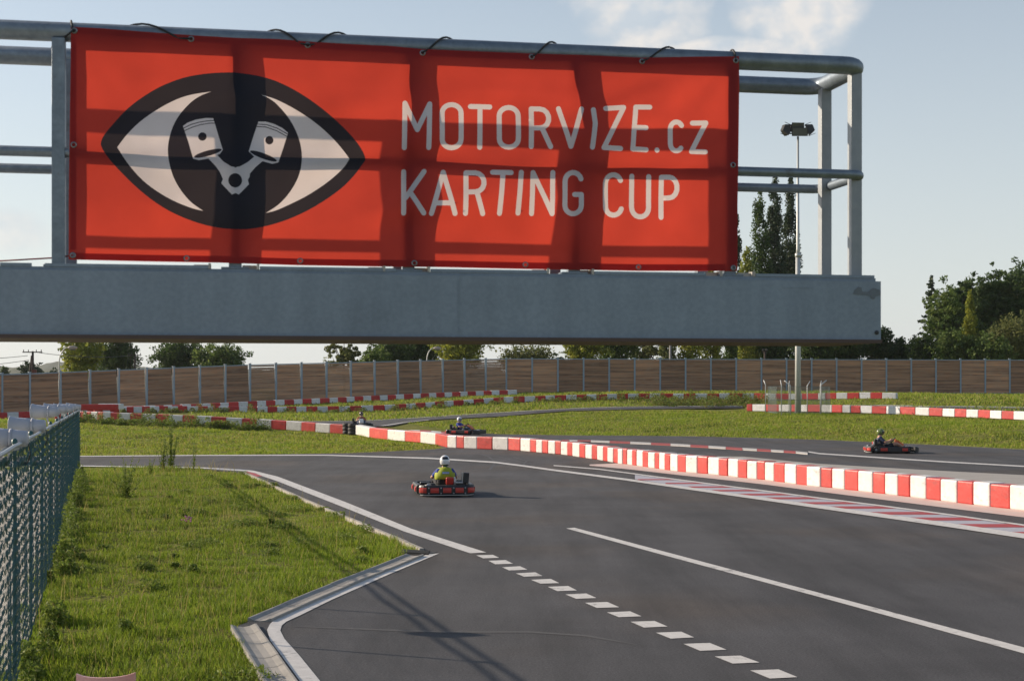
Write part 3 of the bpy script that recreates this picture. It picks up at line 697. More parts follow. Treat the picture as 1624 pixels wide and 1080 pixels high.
# ------------------------------------------------------------------ floodlight mast
galv = mat('galvanised_steel', (.42, .45, .47), .48, metal=.55, noise=22, col2=(.30, .33, .36), fac=.5, detail=6, bump=(60, .12, .004))
galv_l = mat('galvanised_light', (.55, .56, .55), .5, metal=.3, noise=16, col2=(.42, .44, .44), fac=.5, detail=6)
dk = mat('dark_metal', (.03, .032, .035), .5, noise=8, fac=.4)
glass_d = mat('lamp_glass', (.10, .11, .12), .15, spec=.8)
MD = 105.0; MX = (1265.5 - CX) / F * MD; mz = h1(MX, MD); Sm = MD / F
mast = thing('floodlight_mast', 'tall slim grey floodlight mast with dark lamps on top, standing in a small wire enclosure', 'floodlight', (MX, MD, mz))
zt = lambda y: EYE - (y - HZ) * Sm - mz
m = MB(); m.tube([(0, 0, -.2), (0, 0, zt(545)), (0, 0, zt(405))], [.23, .20, .17], 12); build('lower_pole', m, galv_l, mast)
m = MB(); m.tube([(0, 0, zt(405)), (0, 0, zt(395)), (0, 0, zt(217))], [.15, .115, .075], 12); m.tube([(0, 0, zt(408)), (0, 0, zt(402))], .21, 12); build('upper_pole', m, galv_l, mast)
m = MB(); m.tube([(-.75, 0, zt(212)), (.75, 0, zt(212))], .05, 8); m.tube([(0, -.5, zt(212)), (0, .5, zt(212))], .05, 8); m.lathe([(.32, 0), (.36, .04), (.36, .10), (0, .12)], 14, (0, 0, zt(214))); build('head_frame', m, dk, mast)
def flood(loc, size, rot):
    m = MB(); w_, d_, h_ = size
    m.add([(-w_/2, -d_/2, -h_/2), (w_/2, -d_/2, -h_/2), (w_/2, d_/2, -h_/2), (-w_/2, d_/2, -h_/2), (-w_*.28, -d_*.28, h_/2), (w_*.28, -d_*.28, h_/2), (w_*.28, d_*.28, h_/2), (-w_*.28, d_*.28, h_/2)],
          [(0,3,2,1),(4,5,6,7),(0,1,5,4),(1,2,6,5),(2,3,7,6),(3,0,4,7)])
    for q in (-.2, -.07, .07, .2): m.box((q * w_, 0, h_ / 2 + .02), (.02, d_ * .5, .05))
    m.box((-w_/2 - .02, 0, 0), (.03, .06, h_)); m.box((w_/2 + .02, 0, 0), (.03, .06, h_))
    o = build('floodlight', m, dk, mast, loc=loc, rot=rot)
    g = MB(); g.box((0, 0, -h_ / 2 - .006), (w_ * .9, d_ * .9, .01)); build('lens', g, glass_d, o)
flood((-.88, 0, zt(205)), (.82, .95, .50), (R(10), R(-68), 0)); flood((.88, .0, zt(205)), (.82, .95, .50), (R(10), R(68), 0))
flood((-.16, -.35, zt(202)), (.92, .70, .42), (R(-60), 0, R(6))); flood((.12, .35, zt(201)), (.70, .5, .30), (R(55), 0, 0)); flood((.02, -.42, zt(211)), (1.15, .6, .42), (R(-78), 0, 0))
# wire enclosure round the foot
enc = thing('mast_enclosure', 'small wire cage of grey posts with outward bent tops round the mast foot', 'fence', (MX, MD, mz))
ep = [(-2.1, 1.4, -.12), (-1.55, -1.9, -.05), (-.93, -2.0, -.42), (-.34, 1.6, .05), (.27, -2.0, .22), (1.2, -2.0, .44), (1.42, -1.2, .42), (1.88, 1.2, .10)]
for (ex, ey, bend) in ep:
    m = MB(); zb = h1(MX + ex, MD + ey) - mz - .3; top = 2.05 + random.uniform(-.05, .05); s_ = -1 if ex < 0 else 1
    m.tube([(ex, ey, zb), (ex, ey, top), (ex + bend, ey + .1, top + .34)], .034, 6); build('post', m, galv_l, enc)
wire = mat('thin_wire', (.10, .15, .15), .6)
m = MB(); ring = [(-1.9, -2.0), (1.9, -2.0), (1.9, 1.6), (-1.9, 1.6), (-1.9, -2.0)]
for i in range(4):
    a = Vector((*ring[i], 0)); b = Vector((*ring[i + 1], 0)); L_ = (b - a).length; n = int(L_ / .16)
    for z in (.1, 1.0, 1.95): m.tube([a + Vector((0, 0, z)), b + Vector((0, 0, z))], .012, 3)
    for k in range(-12, n + 1):
        for s_ in (0, 1):
            k0, k1 = max(k, 0), min(k + 12, n)
            if k1 <= k0: continue
            z0 = (k0 - k) * .16; z1 = (k1 - k) * .16
            if s_: z0, z1 = 1.92 - z0, 1.92 - z1
            m.tube([a.lerp(b, k0 / n) + Vector((0, 0, z0 + .04)), a.lerp(b, k1 / n) + Vector((0, 0, z1 + .04))], .0050, 3, caps=False)
build('wire_mesh', m, wire, enc)['kind'] = 'stuff'

# ------------------------------------------------------------------ street lamps and utility poles beyond the wall
def street_lamp(px, ytop, d, arm, label, ybase=600):
    X = (px - CX) / F * d; z0 = h1(X, d); zt_ = EYE - (ytop - HZ) * d / F - z0
    r = thing('street_lamp', label, 'street lamp', (X, d, z0), 0, 'street lamps beyond the timber wall')
    m = MB(); pth = [(0, 0, -.1), (0, 0, zt_ - 1.6)] + [(arm * (1 - math.cos(a)), 0, zt_ - 1.6 + 1.6 * math.sin(a)) for a in [R(q) for q in range(10, 91, 10)]]
    m.tube(pth, [.11] + [.065] * (len(pth) - 1), 8); build('pole', m, galv_l, r)
    m = MB(); m.ball((arm + .42, 0, zt_ - .03), .5, 12, sc=(1.05, .55, .42)); build('lamp_head', m, mat('lamp_housing', (.42, .36, .33), .5, noise=5), r)
    m = MB(); m.ball((arm + .45, 0, zt_ - .20), .36, 10, sc=(1.0, .7, .35)); build('lamp_cover', m, glass_d, r)
street_lamp(94, 551, 150, .95, 'curved street lamp behind the wall beside the yellow-green maple at far left')
street_lamp(677, 552, 185, .9, 'curved street lamp against dark trees just above the wall centre')
tim = mat('pole_timber', (.06, .045, .038), .9, noise=9, fac=.5)
def utility(px, ytop, d, label, double=False, w_=2.2, concrete_=False):
    X = (px - CX) / F * d; z0 = h1(X, d); zt_ = EYE - (ytop - HZ) * d / F - z0
    r = thing('utility_pole', label, 'utility pole', (X, d, z0), 0, 'utility poles beyond the timber wall')
    mm = mat('pole_concrete', (.30, .29, .28), .85, noise=6) if concrete_ else tim
    m = MB(); m.tube([(0, 0, -.1), (0, 0, zt_)], [.19, .13], 8); build('pole', m, mm, r)
    if double: m = MB(); m.tube([(-.75, 0, -.1), (-.1, 0, zt_ - .5)], [.17, .13], 8); build('brace_pole', m, mm, r); m = MB(); m.box((.25, -.2, zt_ - 2.6), (.5, .4, .9)); build('switch_box', m, mat('rust_box', (.14, .05, .04), .7), r)
    if w_:
        m = MB(); m.box((0, -.14, zt_ - .12), (w_, .1, .12)); build('crossarm', m, mm, r)
        for q in (-.45, -.2, .2, .45):
            m = MB(); m.lathe([(.02, 0), (.05, .05), (.06, .1), (.04, .14), (.06, .2), (.02, .26)], 8, (q * w_, -.14, zt_ - .06)); build('insulator', m, dk, r)
    return r
U1 = utility(52, 557, 170, 'dark timber double pole with crossarm at far left behind the wall', True, 2.3)
U2 = utility(214, 562, 200, 'lone utility pole beside the small dark spire tree', False, 1.8)
U3 = utility(1063, 545, 190, 'plain thin concrete pole standing among trees under the grey beam', False, 0, True)
U4 = utility(1213, 556, 185, 'short pole with a small box rising over the wall left of the mast', False, .6)
def wires(name, a, b, sag, label):
    m = MB(); a, b = Vector(a), Vector(b); m.tube([a.lerp(b, t) - Vector((0, 0, sag * 4 * t * (1 - t))) for t in [k / 14 for k in range(15)]], .03, 4)
    tag(build(name, m, dk), label, 'cable')
z_u1 = lambda y, d=170: EYE - (y - HZ) * d / F
wires('overhead_wire', P(-60, 570, 150), P(44, 564, 170), .1, 'upper overhead wire running left from the double timber pole')
wires('overhead_wire', P(-60, 582, 150), P(46, 571, 170), .1, 'lower overhead wire running left from the double timber pole')
wires('overhead_wire', P(60, 559, 170), P(207, 564, 200), .35, 'overhead wire strung between the two poles behind the yellow-green maple')

# ------------------------------------------------------------------ overhead gantry
GO = Vector((-1.896, 6.22, 0)); gu = Vector((.9835, .1809, 0)); gn = Vector((-.1809, .9835, 0))
def S_at(px, o):
    t = (px - CX) / F
    return (t * (GO.y + gn.y * o) - GO.x - gn.x * o) / (gu.x - t * gu.y)
def GP(s, o, z): return GO + gu * s + gn * o + Vector((0, 0, z))
GANG = math.atan2(gu.y, gu.x)
steel_old = mat('weathered_galvanised', (.23, .275, .32), .46, metal=.5, noise=14, col2=(.15, .185, .225), fac=.45, detail=8, bump=(80, .25, .004))
beam_m = mat('beam_steel', (.245, .300, .365), .6, metal=.20, noise=2.2, col2=(.218, .270, .330), fac=.6, detail=10, bump=(200, .12, .003))
def _streaks(m):
    t = m.node_tree; n = t.nodes; l = t.links; p = n['Principled BSDF']; src = p.inputs['Base Color'].links[0].from_socket
    tcn = n.new('ShaderNodeTexCoord'); v = src
    for sc, lo, hi, a, b in (((9, 9, .7), .35, .7, .92, 1.06), ((55, 55, 55), .35, .65, .94, 1.06), ((1.2, 1.2, 3.0), .55, .75, 1.0, .90)):
        mp = n.new('ShaderNodeMapping'); mp.inputs['Scale'].default_value = sc; l.new(tcn.outputs['Object'], mp.inputs[0])
        q = n.new('ShaderNodeTexNoise'); q.inputs['Scale'].default_value = 1; q.inputs['Detail'].default_value = 6; l.new(mp.outputs[0], q.inputs['Vector'])
        mr = n.new('ShaderNodeMapRange'); mr.inputs[1].default_value = lo; mr.inputs[2].default_value = hi; mr.inputs[3].default_value = a; mr.inputs[4].default_value = b; l.new(q.outputs[0], mr.inputs[0])
        mu = n.new('ShaderNodeVectorMath'); mu.operation = 'SCALE'; l.new(v, mu.inputs[0]); l.new(mr.outputs[0], mu.inputs['Scale']); v = mu.outputs[0]
    l.new(v, p.inputs['Base Color'])
_streaks(beam_m); _streaks(steel_old); scuff(steel_old, (.10, .085, .075), 9, .62, .72, .6)
gan = thing('gantry', 'grey steel gantry beam with round tube railings spanning the top of the view', 'gantry', (GP(0, .3, 2.92).x, GP(0, .3, 2.92).y, 2.92))
SL = -4.6; SR = S_at(1397, -.03)
def gbox(m, s0, s1, o0, o1, z0, z1, b=0, mi=0):
    c = GP((s0 + s1) / 2, (o0 + o1) / 2, (z0 + z1) / 2); (m.bbox(c, (s1 - s0, o1 - o0, z1 - z0), b, GANG, mi) if b else m.box(c, (s1 - s0, o1 - o0, z1 - z0), GANG, mi))
m = MB()
gbox(m, SL, SR, -.03, -.018, 2.922, 3.197); gbox(m, SL, SR, .558, .570, 2.922, 3.197); gbox(m, SL, SR - .002, -.018, .558, 3.155, 3.165)
gbox(m, SR - .012, SR - .001, -.018, .558, 2.93, 3.155)
build('beam', m, beam_m, gan, world=True)
m = MB(); gbox(m, SL, SR, -.045, -.0305, 2.905, 2.9215); gbox(m, SL, SR - .003, -.03, .57, 2.906, 2.918)
build('bottom_flange', m, mat('underside_steel', (.10, .065, .055), .7, noise=4, col2=(.07, .05, .045), fac=.5), gan, world=True)
SE = S_at(1387, .0)
m = MB(); gbox(m, SL, SE, -.012, .55, 3.198, 3.212)
build('top_flange', m, beam_m, gan, world=True)
# crack/weld marks on the face
m = MB(); gbox(m, S_at(1240, -.03), S_at(1290, -.03), -.0318, -.0302, 3.160, 3.1615); build('weld_seam', m, beam_m, gan, world=True)
m = MB(); gbox(m, S_at(727, -.03), S_at(728.5, -.03), -.0325, -.0302, 2.94, 3.19); build('weld_seam', m, beam_m, gan, world=True)
m = MB(); m.lathe([(0.0001, .004), (.010, .004), (.010, 0)], 12, GP(S_at(1390, -.03), -.031, 2.955), -gn); build('bolt', m, dk, gan, world=True)
stain = mat('beam_stain', (.11, .13, .155), .55, noise=30, col2=(.15, .18, .215), fac=.6)
sp_ = unz([(1290, 385), (1310, 345), (1340, 318), (1370, 325), (1375, 360), (1430, 365), (1470, 330), (1500, 335), (1545, 350), (1548, 395), (1500, 410), (1490, 432), (1465, 432), (1450, 402), (1400, 392), (1340, 390)], 1130, 400, 5.8)
m = MB(); vs = []
for x, y in sp_:
    s_ = S_at(x, -.0315); q = GP(s_, -.0325, 0); vs.append((q.x, q.y, EYE - (y - HZ) / F * q.y))
m.add(vs, [list(range(len(vs)))]); build('stain', m, stain, gan, world=True)
# posts
px_posts = [93.5, 373, 647, 909, 1155.5, 1355.5]
postS = [S_at(p, .03) for p in px_posts[:5]] + [S_at(px_posts[5], .08)]; sp0 = postS[1] - postS[0]
allS = [postS[0] - .76 * k for k in range(5, 0, -1)] + postS
for s_ in allS:
    for o in ((.055 if s_ > postS[4] + .3 else .003), .42):
        m = MB(); gbox(m, s_ - .0275, s_ + .0275, o - .0, o + .05, 3.2125, 4.196, .004)
        build('post', m, steel_old if s_ < postS[5] - .1 else mat('post_face', (.30, .32, .34), .5, metal=.3, noise=12, col2=(.22, .245, .265), fac=.5, detail=8, bump=(60, .2, .004)), gan, world=True)
        m = MB(); gbox(m, s_ - .06, s_ + .06, max(o - .025, -.010), o + .075, 3.2122, 3.222, .002); build('base_plate', m, steel_old, gan, world=True)
# rails: closed loops of tube with rounded corners
def loop(s_end, o0, o1, z, rc, r):
    pts = [GP(SL, o0, z)]
    pts += [GP(s_end - rc + rc * math.sin(a), o0 + rc - rc * math.cos(a), z) for a in [R(q) for q in range(0, 91, 15)]]
    pts += [GP(s_end - rc + rc * math.cos(a), o1 - rc + rc * math.sin(a), z) for a in [R(q) for q in range(0, 91, 15)]]
    pts += [GP(SL, o1, z)]
    m = MB(); m.tube(pts, r, 20); return m
build('top_rail', loop(S_at(1365, .045), .045, .545, 4.228, .085, .042), steel_old, gan, world=True)
build('middle_rail', loop(S_at(1369, .028), .028, .545, 3.707, .06, .0225), steel_old, gan, world=True)
# upstand plates and end brackets along the front edge of the top flange
upst = [(-60, 0, 50), (71, 71, 130.5), (0, 130.5, 335), (0, 412, 628), (0, 683, 870), (0, 943, 1120), (0, 1199, 1387)]
for _, a, b in upst:
    if b - a < 12: continue
    m = MB(); gbox(m, S_at(a, -.016), S_at(b, -.016), -.016, -.006, 3.2125, 3.226); build('edge_plate', m, beam_m, gan, world=True)
brk = mat('pale_bracket', (.55, .52, .46), .6, noise=10)
for a in (335, 412, 612, 683, 872, 943, 1147, 1199):
    s_ = S_at(a, -.02); m = MB(); gbox(m, s_ - .012, s_ - .002, -.018, .05, 3.2123, 3.236); gbox(m, s_ - .075 if a in (335, 612, 872, 1147) else s_ - .075, s_ - .0125, .02, .03, 3.2124, 3.232)
    build('bracket', m, brk, gan, world=True)
# support column at the unseen left end
m = MB()
gbox(m, SL - .02, SL + .38, .0, .54, 0, 2.905, .01)
gbox(m, SL - .25, SL + .6, -.2, .74, 0, .03)
build('column', m, beam_m, gan, world=True)

# ------------------------------------------------------------------ printed banner
BO = -.004                                   # hangs just in front of the tubes
def banner_pt(px, py):
    s_ = S_at(px, BO); q = GP(s_, BO, 0); return (s_, EYE - (py - HZ) / F * q.y)
top_e = [(112.5, 43), (160, 45.5), (230, 51), (303, 56.5), (380, 61), (440, 62.5), (487, 66.5), (560, 71), (620, 74), (670, 78.8), (760, 82.5), (843, 85.6), (930, 88), (1018, 92.3), (1100, 90.5), (1172, 89.8)]
right_e = [(1172.5, 140), (1171, 250), (1169.5, 340), (1169, 430)]
bot_e = [(1100, 430), (1012, 430), (900, 428), (833, 427), (700, 424), (600, 423), (476, 421), (350, 417), (230, 415), (109, 411.8)]
left_e = [(109, 320), (110.5, 200), (112, 110)]
outline = top_e + right_e + bot_e + left_e
shapes = []                                  # (polygon in photo pixels, colour index) painter's order; 0 red 1 navy 2 white
Q4 = lambda p: unz(p, 150, 100, 3.856)
Q5 = lambda p: unz(p, 380, 100, 3.859)
def smooth_closed(pts, corners=(), n=6):
    """Catmull-Rom through pts, corners keep sharp"""
    out = []; N_ = len(pts)
    for i in range(N_):
        p0, p1, p2, p3 = pts[i - 1], pts[i], pts[(i + 1) % N_], pts[(i + 2) % N_]
        if i in corners: p0 = p1
        if (i + 1) % N_ in corners: p3 = p2
        for k in range(n):
            t = k / n
            out.append(tuple(0.5 * ((2 * p1[j]) + (-p0[j] + p2[j]) * t + (2 * p0[j] - 5 * p1[j] + 4 * p2[j] - p3[j]) * t * t + (-p0[j] + 3 * p1[j] - 3 * p2[j] + p3[j]) * t ** 3) for j in (0, 1)))
    return out
eye = Q4([(40,490),(62,440),(110,382),(180,306),(260,237),(350,177),(440,132),(540,95),(640,73),(740,62),(850,60)]) + Q5([(0,64),(100,80),(200,108),(300,152),(400,210),(500,282),(600,366),(680,445),(740,520),(770,585),(752,620),(700,690),(620,770),(500,855),(400,912),(300,957),(200,990),(100,1012),(0,1020)]) \
      + Q4([(760,1010),(640,983),(500,930),(380,862),(270,775),(170,678),(90,590),(50,530)])
shapes.append((smooth_closed(eye, n=3), 1))
wl = Q4([(140,520),(200,442),(280,365),(380,292),(480,236),(580,200),(712,178),(640,208),(580,252),(520,320),(480,392),(457,470),(450,540),(459,620),(485,705),(530,785),(590,855),(665,908),(600,893),(500,855),(400,800),(300,725),(210,625)])
shapes.append((smooth_closed(wl, (0, 6, 17), 4), 2))
wr = Q5([(130,198),(220,228),(320,277),(410,332),(500,400),(580,475),(640,545),(672,588),(640,637),(580,695),(500,757),(400,820),(300,870),(220,905),(160,920),(230,875),(290,815),(340,740),(370,665),(381,580),(372,500),(345,420),(300,340),(240,270),(190,228)])
shapes.append((smooth_closed(wr, (0, 7, 14), 4), 2))
rod = Q4([(695,588),(750,568),(790,610),(835,638),(850,640),(862,646),(872,640),(888,638),(935,612),(982,572),(1030,602),(985,640),(950,680),(948,700),(937,718),(944,745),(882,808),(862,798),(840,808),(775,740),(785,715),(775,690),(765,670),(740,635)])
shapes.append((rod, 2))
def ell(cx_, cy_, a, b, rot=0, n=28): return [(cx_ + a * math.cos(t) * math.cos(rot) - b * math.sin(t) * math.sin(rot), cy_ + a * math.cos(t) * math.sin(rot) + b * math.sin(t) * math.cos(rot)) for t in [2 * math.pi * k / n for k in range(n)]]
shapes.append((Q4(ell(860, 722, 42, 43)), 1))
shapes.append((Q4([(541,390),(568,369),(620,350),(680,340),(726,342),(755,440),(784,535),(768,560),(700,590),(640,601),(604,592),(575,490)]), 2))
shapes.append((Q5([(115,362),(160,362),(210,376),(260,400),(296,430),(268,520),(237,612),(200,621),(140,605),(90,578),(56,545),(85,450)]), 2))
shapes.append((Q4(ell(694, 558, 87, 17, R(-16))), 1)); shapes.append((Q5(ell(145, 573, 87, 17, R(20))), 1))
shapes.append((Q4(ell(660, 455, 26, 26)), 1)); shapes.append((Q5(ell(182, 476, 25, 26)), 1))
def stroke(pts, r, closed=False, cap=5):
    """outline of a round-ended stroke as a list of convex pieces"""
    out = []
    for i in range(len(pts) - 1):
        (x1, y1), (x2, y2) = pts[i], pts[i + 1]; a = math.atan2(y2 - y1, x2 - x1)
        out.append([(x1 + r * math.cos(a + t), y1 + r * math.sin(a + t)) for t in [math.pi / 2 + math.pi * k / cap for k in range(cap + 1)]] + [(x2 + r * math.cos(a + t), y2 + r * math.sin(a + t)) for t in [-math.pi / 2 + math.pi * k / cap for k in range(cap + 1)]])
    return out
for pl in ([(545,402),(590,380),(640,366),(690,358),(730,356)], [(551,418),(600,396),(650,381),(700,373),(736,372)]):
    for s_ in stroke(pl, 2.6, cap=3): shapes.append((Q4(s_), 1))
for pl in ([(112,378),(165,381),(230,402),(291,437)], [(107,392),(160,395),(225,417),(287,451)]):
    for s_ in stroke(pl, 2.6, cap=3): shapes.append((Q5(s_), 1))
def arc(cx_, cy_, rx, ry, a0, a1, n=7): return [(cx_ + rx * math.cos(R(a0 + (a1 - a0) * k / n)), cy_ + ry * math.sin(R(a0 + (a1 - a0) * k / n))) for k in range(n + 1)]
def stadium(x0, x1, y0, y1, ry=34): # closed round-ended O
    c = (x0 + x1) / 2; rx = (x1 - x0) / 2
    p = arc(c, y0 + ry, rx, ry, 180, 360, 10) + arc(c, y1 - ry, rx, ry, 0, 180, 10); return p + [p[0]]
T = [
 [(105, 502), (107, 322), (157, 430), (208, 325), (204, 502)], stadium(258, 335, 328, 503), [(373, 336), (452, 338)], [(412, 340), (411, 502)], stadium(490, 567, 340, 502),
 [(619, 500), (620, 346), (655, 347)] + arc(655, 386, 35, 39, -90, 90) + [(622, 425)], [(662, 426), (697, 501)],
 [(730, 346), (779, 500), (824, 347)], [(872, 350), (879, 405), (867, 503)], [(922, 345), (996, 340), (914, 504), (982, 508)], [(1104, 338), (1046, 338), (1032, 509), (1088, 512)], [(1040, 421), (1088, 422)],
 [(1133, 512), (1133.5, 513)], arc(1214, 425, 25, 28, -30, -180, 8) + arc(1213, 487, 24, 28, 180, 35, 8), [(1280, 401), (1336, 400), (1276, 517), (1334, 518)],
 [(103, 599), (102, 768)], [(186, 598), (110, 706)], [(128, 682), (184, 768)], [(215, 770), (263, 602), (310, 771)], [(231, 728), (294, 728)],
 [(352, 771), (355, 605), (393, 606)] + arc(393, 645, 34, 39, -90, 90) + [(356, 685)], [(397, 686), (422, 772)], [(462, 604), (537, 606)], [(504, 607), (490, 771)], [(578, 605), (565, 770)], [(620, 772), (626, 606), (704, 772), (707, 605)],
 arc(790, 640, 33, 35, -15, -180, 8) + arc(790, 737, 34, 35, 180, 0, 9) + [(824, 694), (796, 694)], arc(955, 648, 32, 35, -20, -180, 8) + arc(956, 742, 33, 35, 180, 15, 8),
 [(1031, 618)] + arc(1065, 745, 35, 39, 180, 0, 9) + [(1100, 620)], [(1150, 786), (1152, 622), (1185, 622)] + arc(1185, 664, 32, 42, -90, 90) + [(1154, 707)]]
for pl in T:
    for s_ in stroke(pl, 10.2, cap=6): shapes.append((unz(s_, 600, 40, 2.5717), 2))
gro = [(118, 49), (303, 62.5), (488, 72.5), (670, 85), (843, 91), (1018, 98), (1167, 96.5), (115.5, 405), (296, 410), (476, 414), (657, 417.5), (833, 420), (1012, 424), (1163, 425), (117, 230), (1162.5, 262)]
holes = []
for g in gro: holes.append(ell(g[0], g[1], 3.1, 3.3, n=10))
def wave(s_, z):
    """cloth relief: soft diagonal folds, slack between the eyelets"""
    u = s_ / 3.0; v = (z - 3.24) / 1.0
    e = min(1, max(0, (u) * 9)) * min(1, max(0, (1 - u) * 9)) * min(1, max(0, (1 - v) * 5)) * min(1, max(.25, v * 4))
    w_ = .020 * math.sin(3.1 * u * 3 + 2.2 * v + .6) + .013 * math.sin(9.3 * u * 1.4 - 5.1 * v + 1.1) + .007 * math.sin(17 * u + 11 * v) + .004 * math.sin(41 * u - 13 * v)
    r1 = math.hypot(u * 3, 1 - v); a1 = math.atan2(1 - v, u * 3 + 1e-6); w_ += .007 * math.sin(a1 * 15) * math.exp(-r1 * 1.1) * min(1, r1 * 5)
    r2 = math.hypot((1 - u) * 3, 1 - v); a2 = math.atan2(1 - v, (1 - u) * 3 + 1e-6); w_ += .008 * math.sin(a2 * 13 + 1) * math.exp(-r2 * 1.0) * min(1, r2 * 5)
    w_ += .015 * math.exp(-((u - .51) / .10) ** 2) * math.sin((1 - v) * 17.5 - 4.6) + .012 * math.exp(-((u - .74) / .06) ** 2) * math.sin((1 - v) * 12 - 4)
    g1 = (1 - v) * 1.0 - (1 - u) * 3 * .42; f1 = max(0, min(1, (.30 - (1 - u)) * 5)); w_ += .014 * math.exp(-(g1 / .04) ** 2) * f1 * min(1, (1 - u) * 6) + .006 * math.exp(-((g1 + .12) / .035) ** 2) * f1
    g2 = (1 - v) - u * 3 * .38; w_ += .013 * math.exp(-(g2 / .035) ** 2) * max(0, min(1, (.26 - u) * 6)) * min(1, u * 8) + .006 * math.sin(u * 60 - v * 30) * math.exp(-((v - .45) / .3) ** 2) * .4
    w_ += .010 * math.exp(-((v - .52 + .10 * math.sin(u * 7)) / .055) ** 2) + .009 * math.exp(-((v - .25 - .08 * math.sin(u * 9 + 2)) / .05) ** 2) + .008 * math.exp(-((v - .74 - .05 * math.sin(u * 11 + 1)) / .045) ** 2)
    return -(w_ * .46 + .014) * e
bv = []; bf = []
def addp(poly):
    dense = []
    for i in range(len(poly)):
        (x1, y1), (x2, y2) = poly[i], poly[(i + 1) % len(poly)]; n = max(1, int(math.hypot(x2 - x1, y2 - y1) / 6))
        dense += [(x1 + (x2 - x1) * k / n, y1 + (y2 - y1) * k / n) for k in range(n)]
    poly = dense
    st = len(bv); bv.extend([Vector(banner_pt(*p)) for p in poly]); bf.append(list(range(st, len(bv))))
addp(outline)
for p, c in shapes: addp(p)
nsh = len(bf)
for hpoly in holes: addp(hpoly)
for gx in np.arange(122, 1166, 6.5):
    for gy in np.arange(50, 428, 6.5):
        if in_poly(np.array([gx]), np.array([gy]), outline)[0]: bv.append(Vector(banner_pt(gx, gy)))
edges_ = [(f[i], f[(i + 1) % len(f)]) for f in bf for i in range(len(f))]
res = delaunay_2d_cdt(bv, edges_, [], 0, 1e-6)
vs, fs = res[0], res[2]
fa = np.array([list(f) for f in fs]); va = np.array([(v.x, v.y) for v in vs]); cen = va[fa].mean(1)
lay = np.where(in_poly(cen[:, 0], cen[:, 1], [tuple(bv[k]) for k in bf[0]]), 0, -1)
for q, (_, c) in enumerate(shapes):
    pl = [tuple(bv[k]) for k in bf[q + 1]]; lay[in_poly(cen[:, 0], cen[:, 1], pl) & (lay >= 0)] = c
for f in bf[nsh:]: lay[in_poly(cen[:, 0], cen[:, 1], [tuple(bv[k]) for k in f])] = -1
keep = lay >= 0; faces = fa[keep].tolist(); fmi = lay[keep].tolist()
verts = [GP(v.x, BO + wave(v.x, v.y), v.y) for v in vs]
def cloth(name, col, tcol, tf):
    m = bpy.data.materials.new(name); m.use_nodes = True; n = m.node_tree.nodes; l = m.node_tree.links; p = n['Principled BSDF']
    tcn = n.new('ShaderNodeTexCoord'); nn = n.new('ShaderNodeTexNoise'); nn.inputs['Scale'].default_value = 3; nn.inputs['Detail'].default_value = 6; l.new(tcn.outputs['Object'], nn.inputs['Vector'])
    mr = n.new('ShaderNodeMapRange'); mr.inputs[1].default_value = .3; mr.inputs[2].default_value = .7; mr.inputs[3].default_value = .86; mr.inputs[4].default_value = 1.12; l.new(nn.outputs[0], mr.inputs[0])
    for c_, sock in ((col, p.inputs['Base Color']), (tcol, None)):
        vm = n.new('ShaderNodeVectorMath'); vm.operation = 'SCALE'; vm.inputs[0].default_value = c_; l.new(mr.outputs[0], vm.inputs['Scale'])
        if sock: l.new(vm.outputs[0], sock)
        else: tr = n.new('ShaderNodeBsdfTranslucent'); l.new(vm.outputs[0], tr.inputs[0])
    p.inputs['Roughness'].default_value = .5; p.inputs['Specular IOR Level'].default_value = .35
    wv = n.new('ShaderNodeTexNoise'); wv.inputs['Scale'].default_value = 420; l.new(tcn.outputs['Object'], wv.inputs['Vector']); bp = n.new('ShaderNodeBump'); bp.inputs['Strength'].default_value = .15; bp.inputs['Distance'].default_value = .002
    l.new(wv.outputs[0], bp.inputs['Height']); l.new(bp.outputs[0], p.inputs['Normal'])
    ms = n.new('ShaderNodeMixShader'); ms.inputs[0].default_value = tf; l.new(p.outputs[0], ms.inputs[1]); l.new(tr.outputs[0], ms.inputs[2]); l.new(ms.outputs[0], n['Material Output'].inputs[0])
    return m
B_RED = cloth('banner_red', (.39, .024, .026), (.60, .060, .031), .52)
B_NAVY = cloth('banner_navy', (.010, .015, .034), (.036, .026, .024), .5)
B_WHITE = cloth('banner_white', (.60, .64, .76), (.72, .58, .50), .46)
ban = thing('banner', 'large red banner with a printed eye and white lettering lashed to the gantry railing', 'banner', GP(1.5, 0, 3.2))
m = MB(); m.add(verts, faces); m.mi = fmi; m.sm = [True] * len(faces)
me = m.mesh('cloth', [B_RED, B_NAVY, B_WHITE], ban.location)
link('cloth', me, ban)
# welded hem: a doubled strip on the back
hem = MB()
def hem_strip(pts):
    a = []
    for (x, y, x2, y2) in pts: a.append((banner_pt(x, y), banner_pt(x2, y2)))
    v = [];
    for p, q in a:
        for e in (p, q): v.append(GP(e[0], BO + wave(*e) + .0022, e[1]))
    hem.add(v, [(2 * i, 2 * i + 1, 2 * i + 3, 2 * i + 2) for i in range(len(a) - 1)], smooth=True)
hem_strip([(x, lerp_tab([(q[0], q[1]) for q in top_e], x) + 1, x, lerp_tab([(q[0], q[1]) for q in top_e], x) + 11) for x in range(122, 1164, 12)])
hem_strip([(x, lerp_tab([(q[0], q[1]) for q in bot_e[::-1]], x) - 11, x, lerp_tab([(q[0], q[1]) for q in bot_e[::-1]], x) - 1) for x in range(118, 1162, 12)])
hem_strip([(121, y, 112 , y) for y in range(60, 405, 12)]); hem_strip([(1170, y, 1158, y) for y in range(106, 424, 12)])
build('hem', hem, cloth('banner_hem', (.24, .012, .014), (.40, .03, .018), .5), ban, world=True)
ringm = mat('eyelet_metal', (.22, .22, .23), .35, metal=.8)
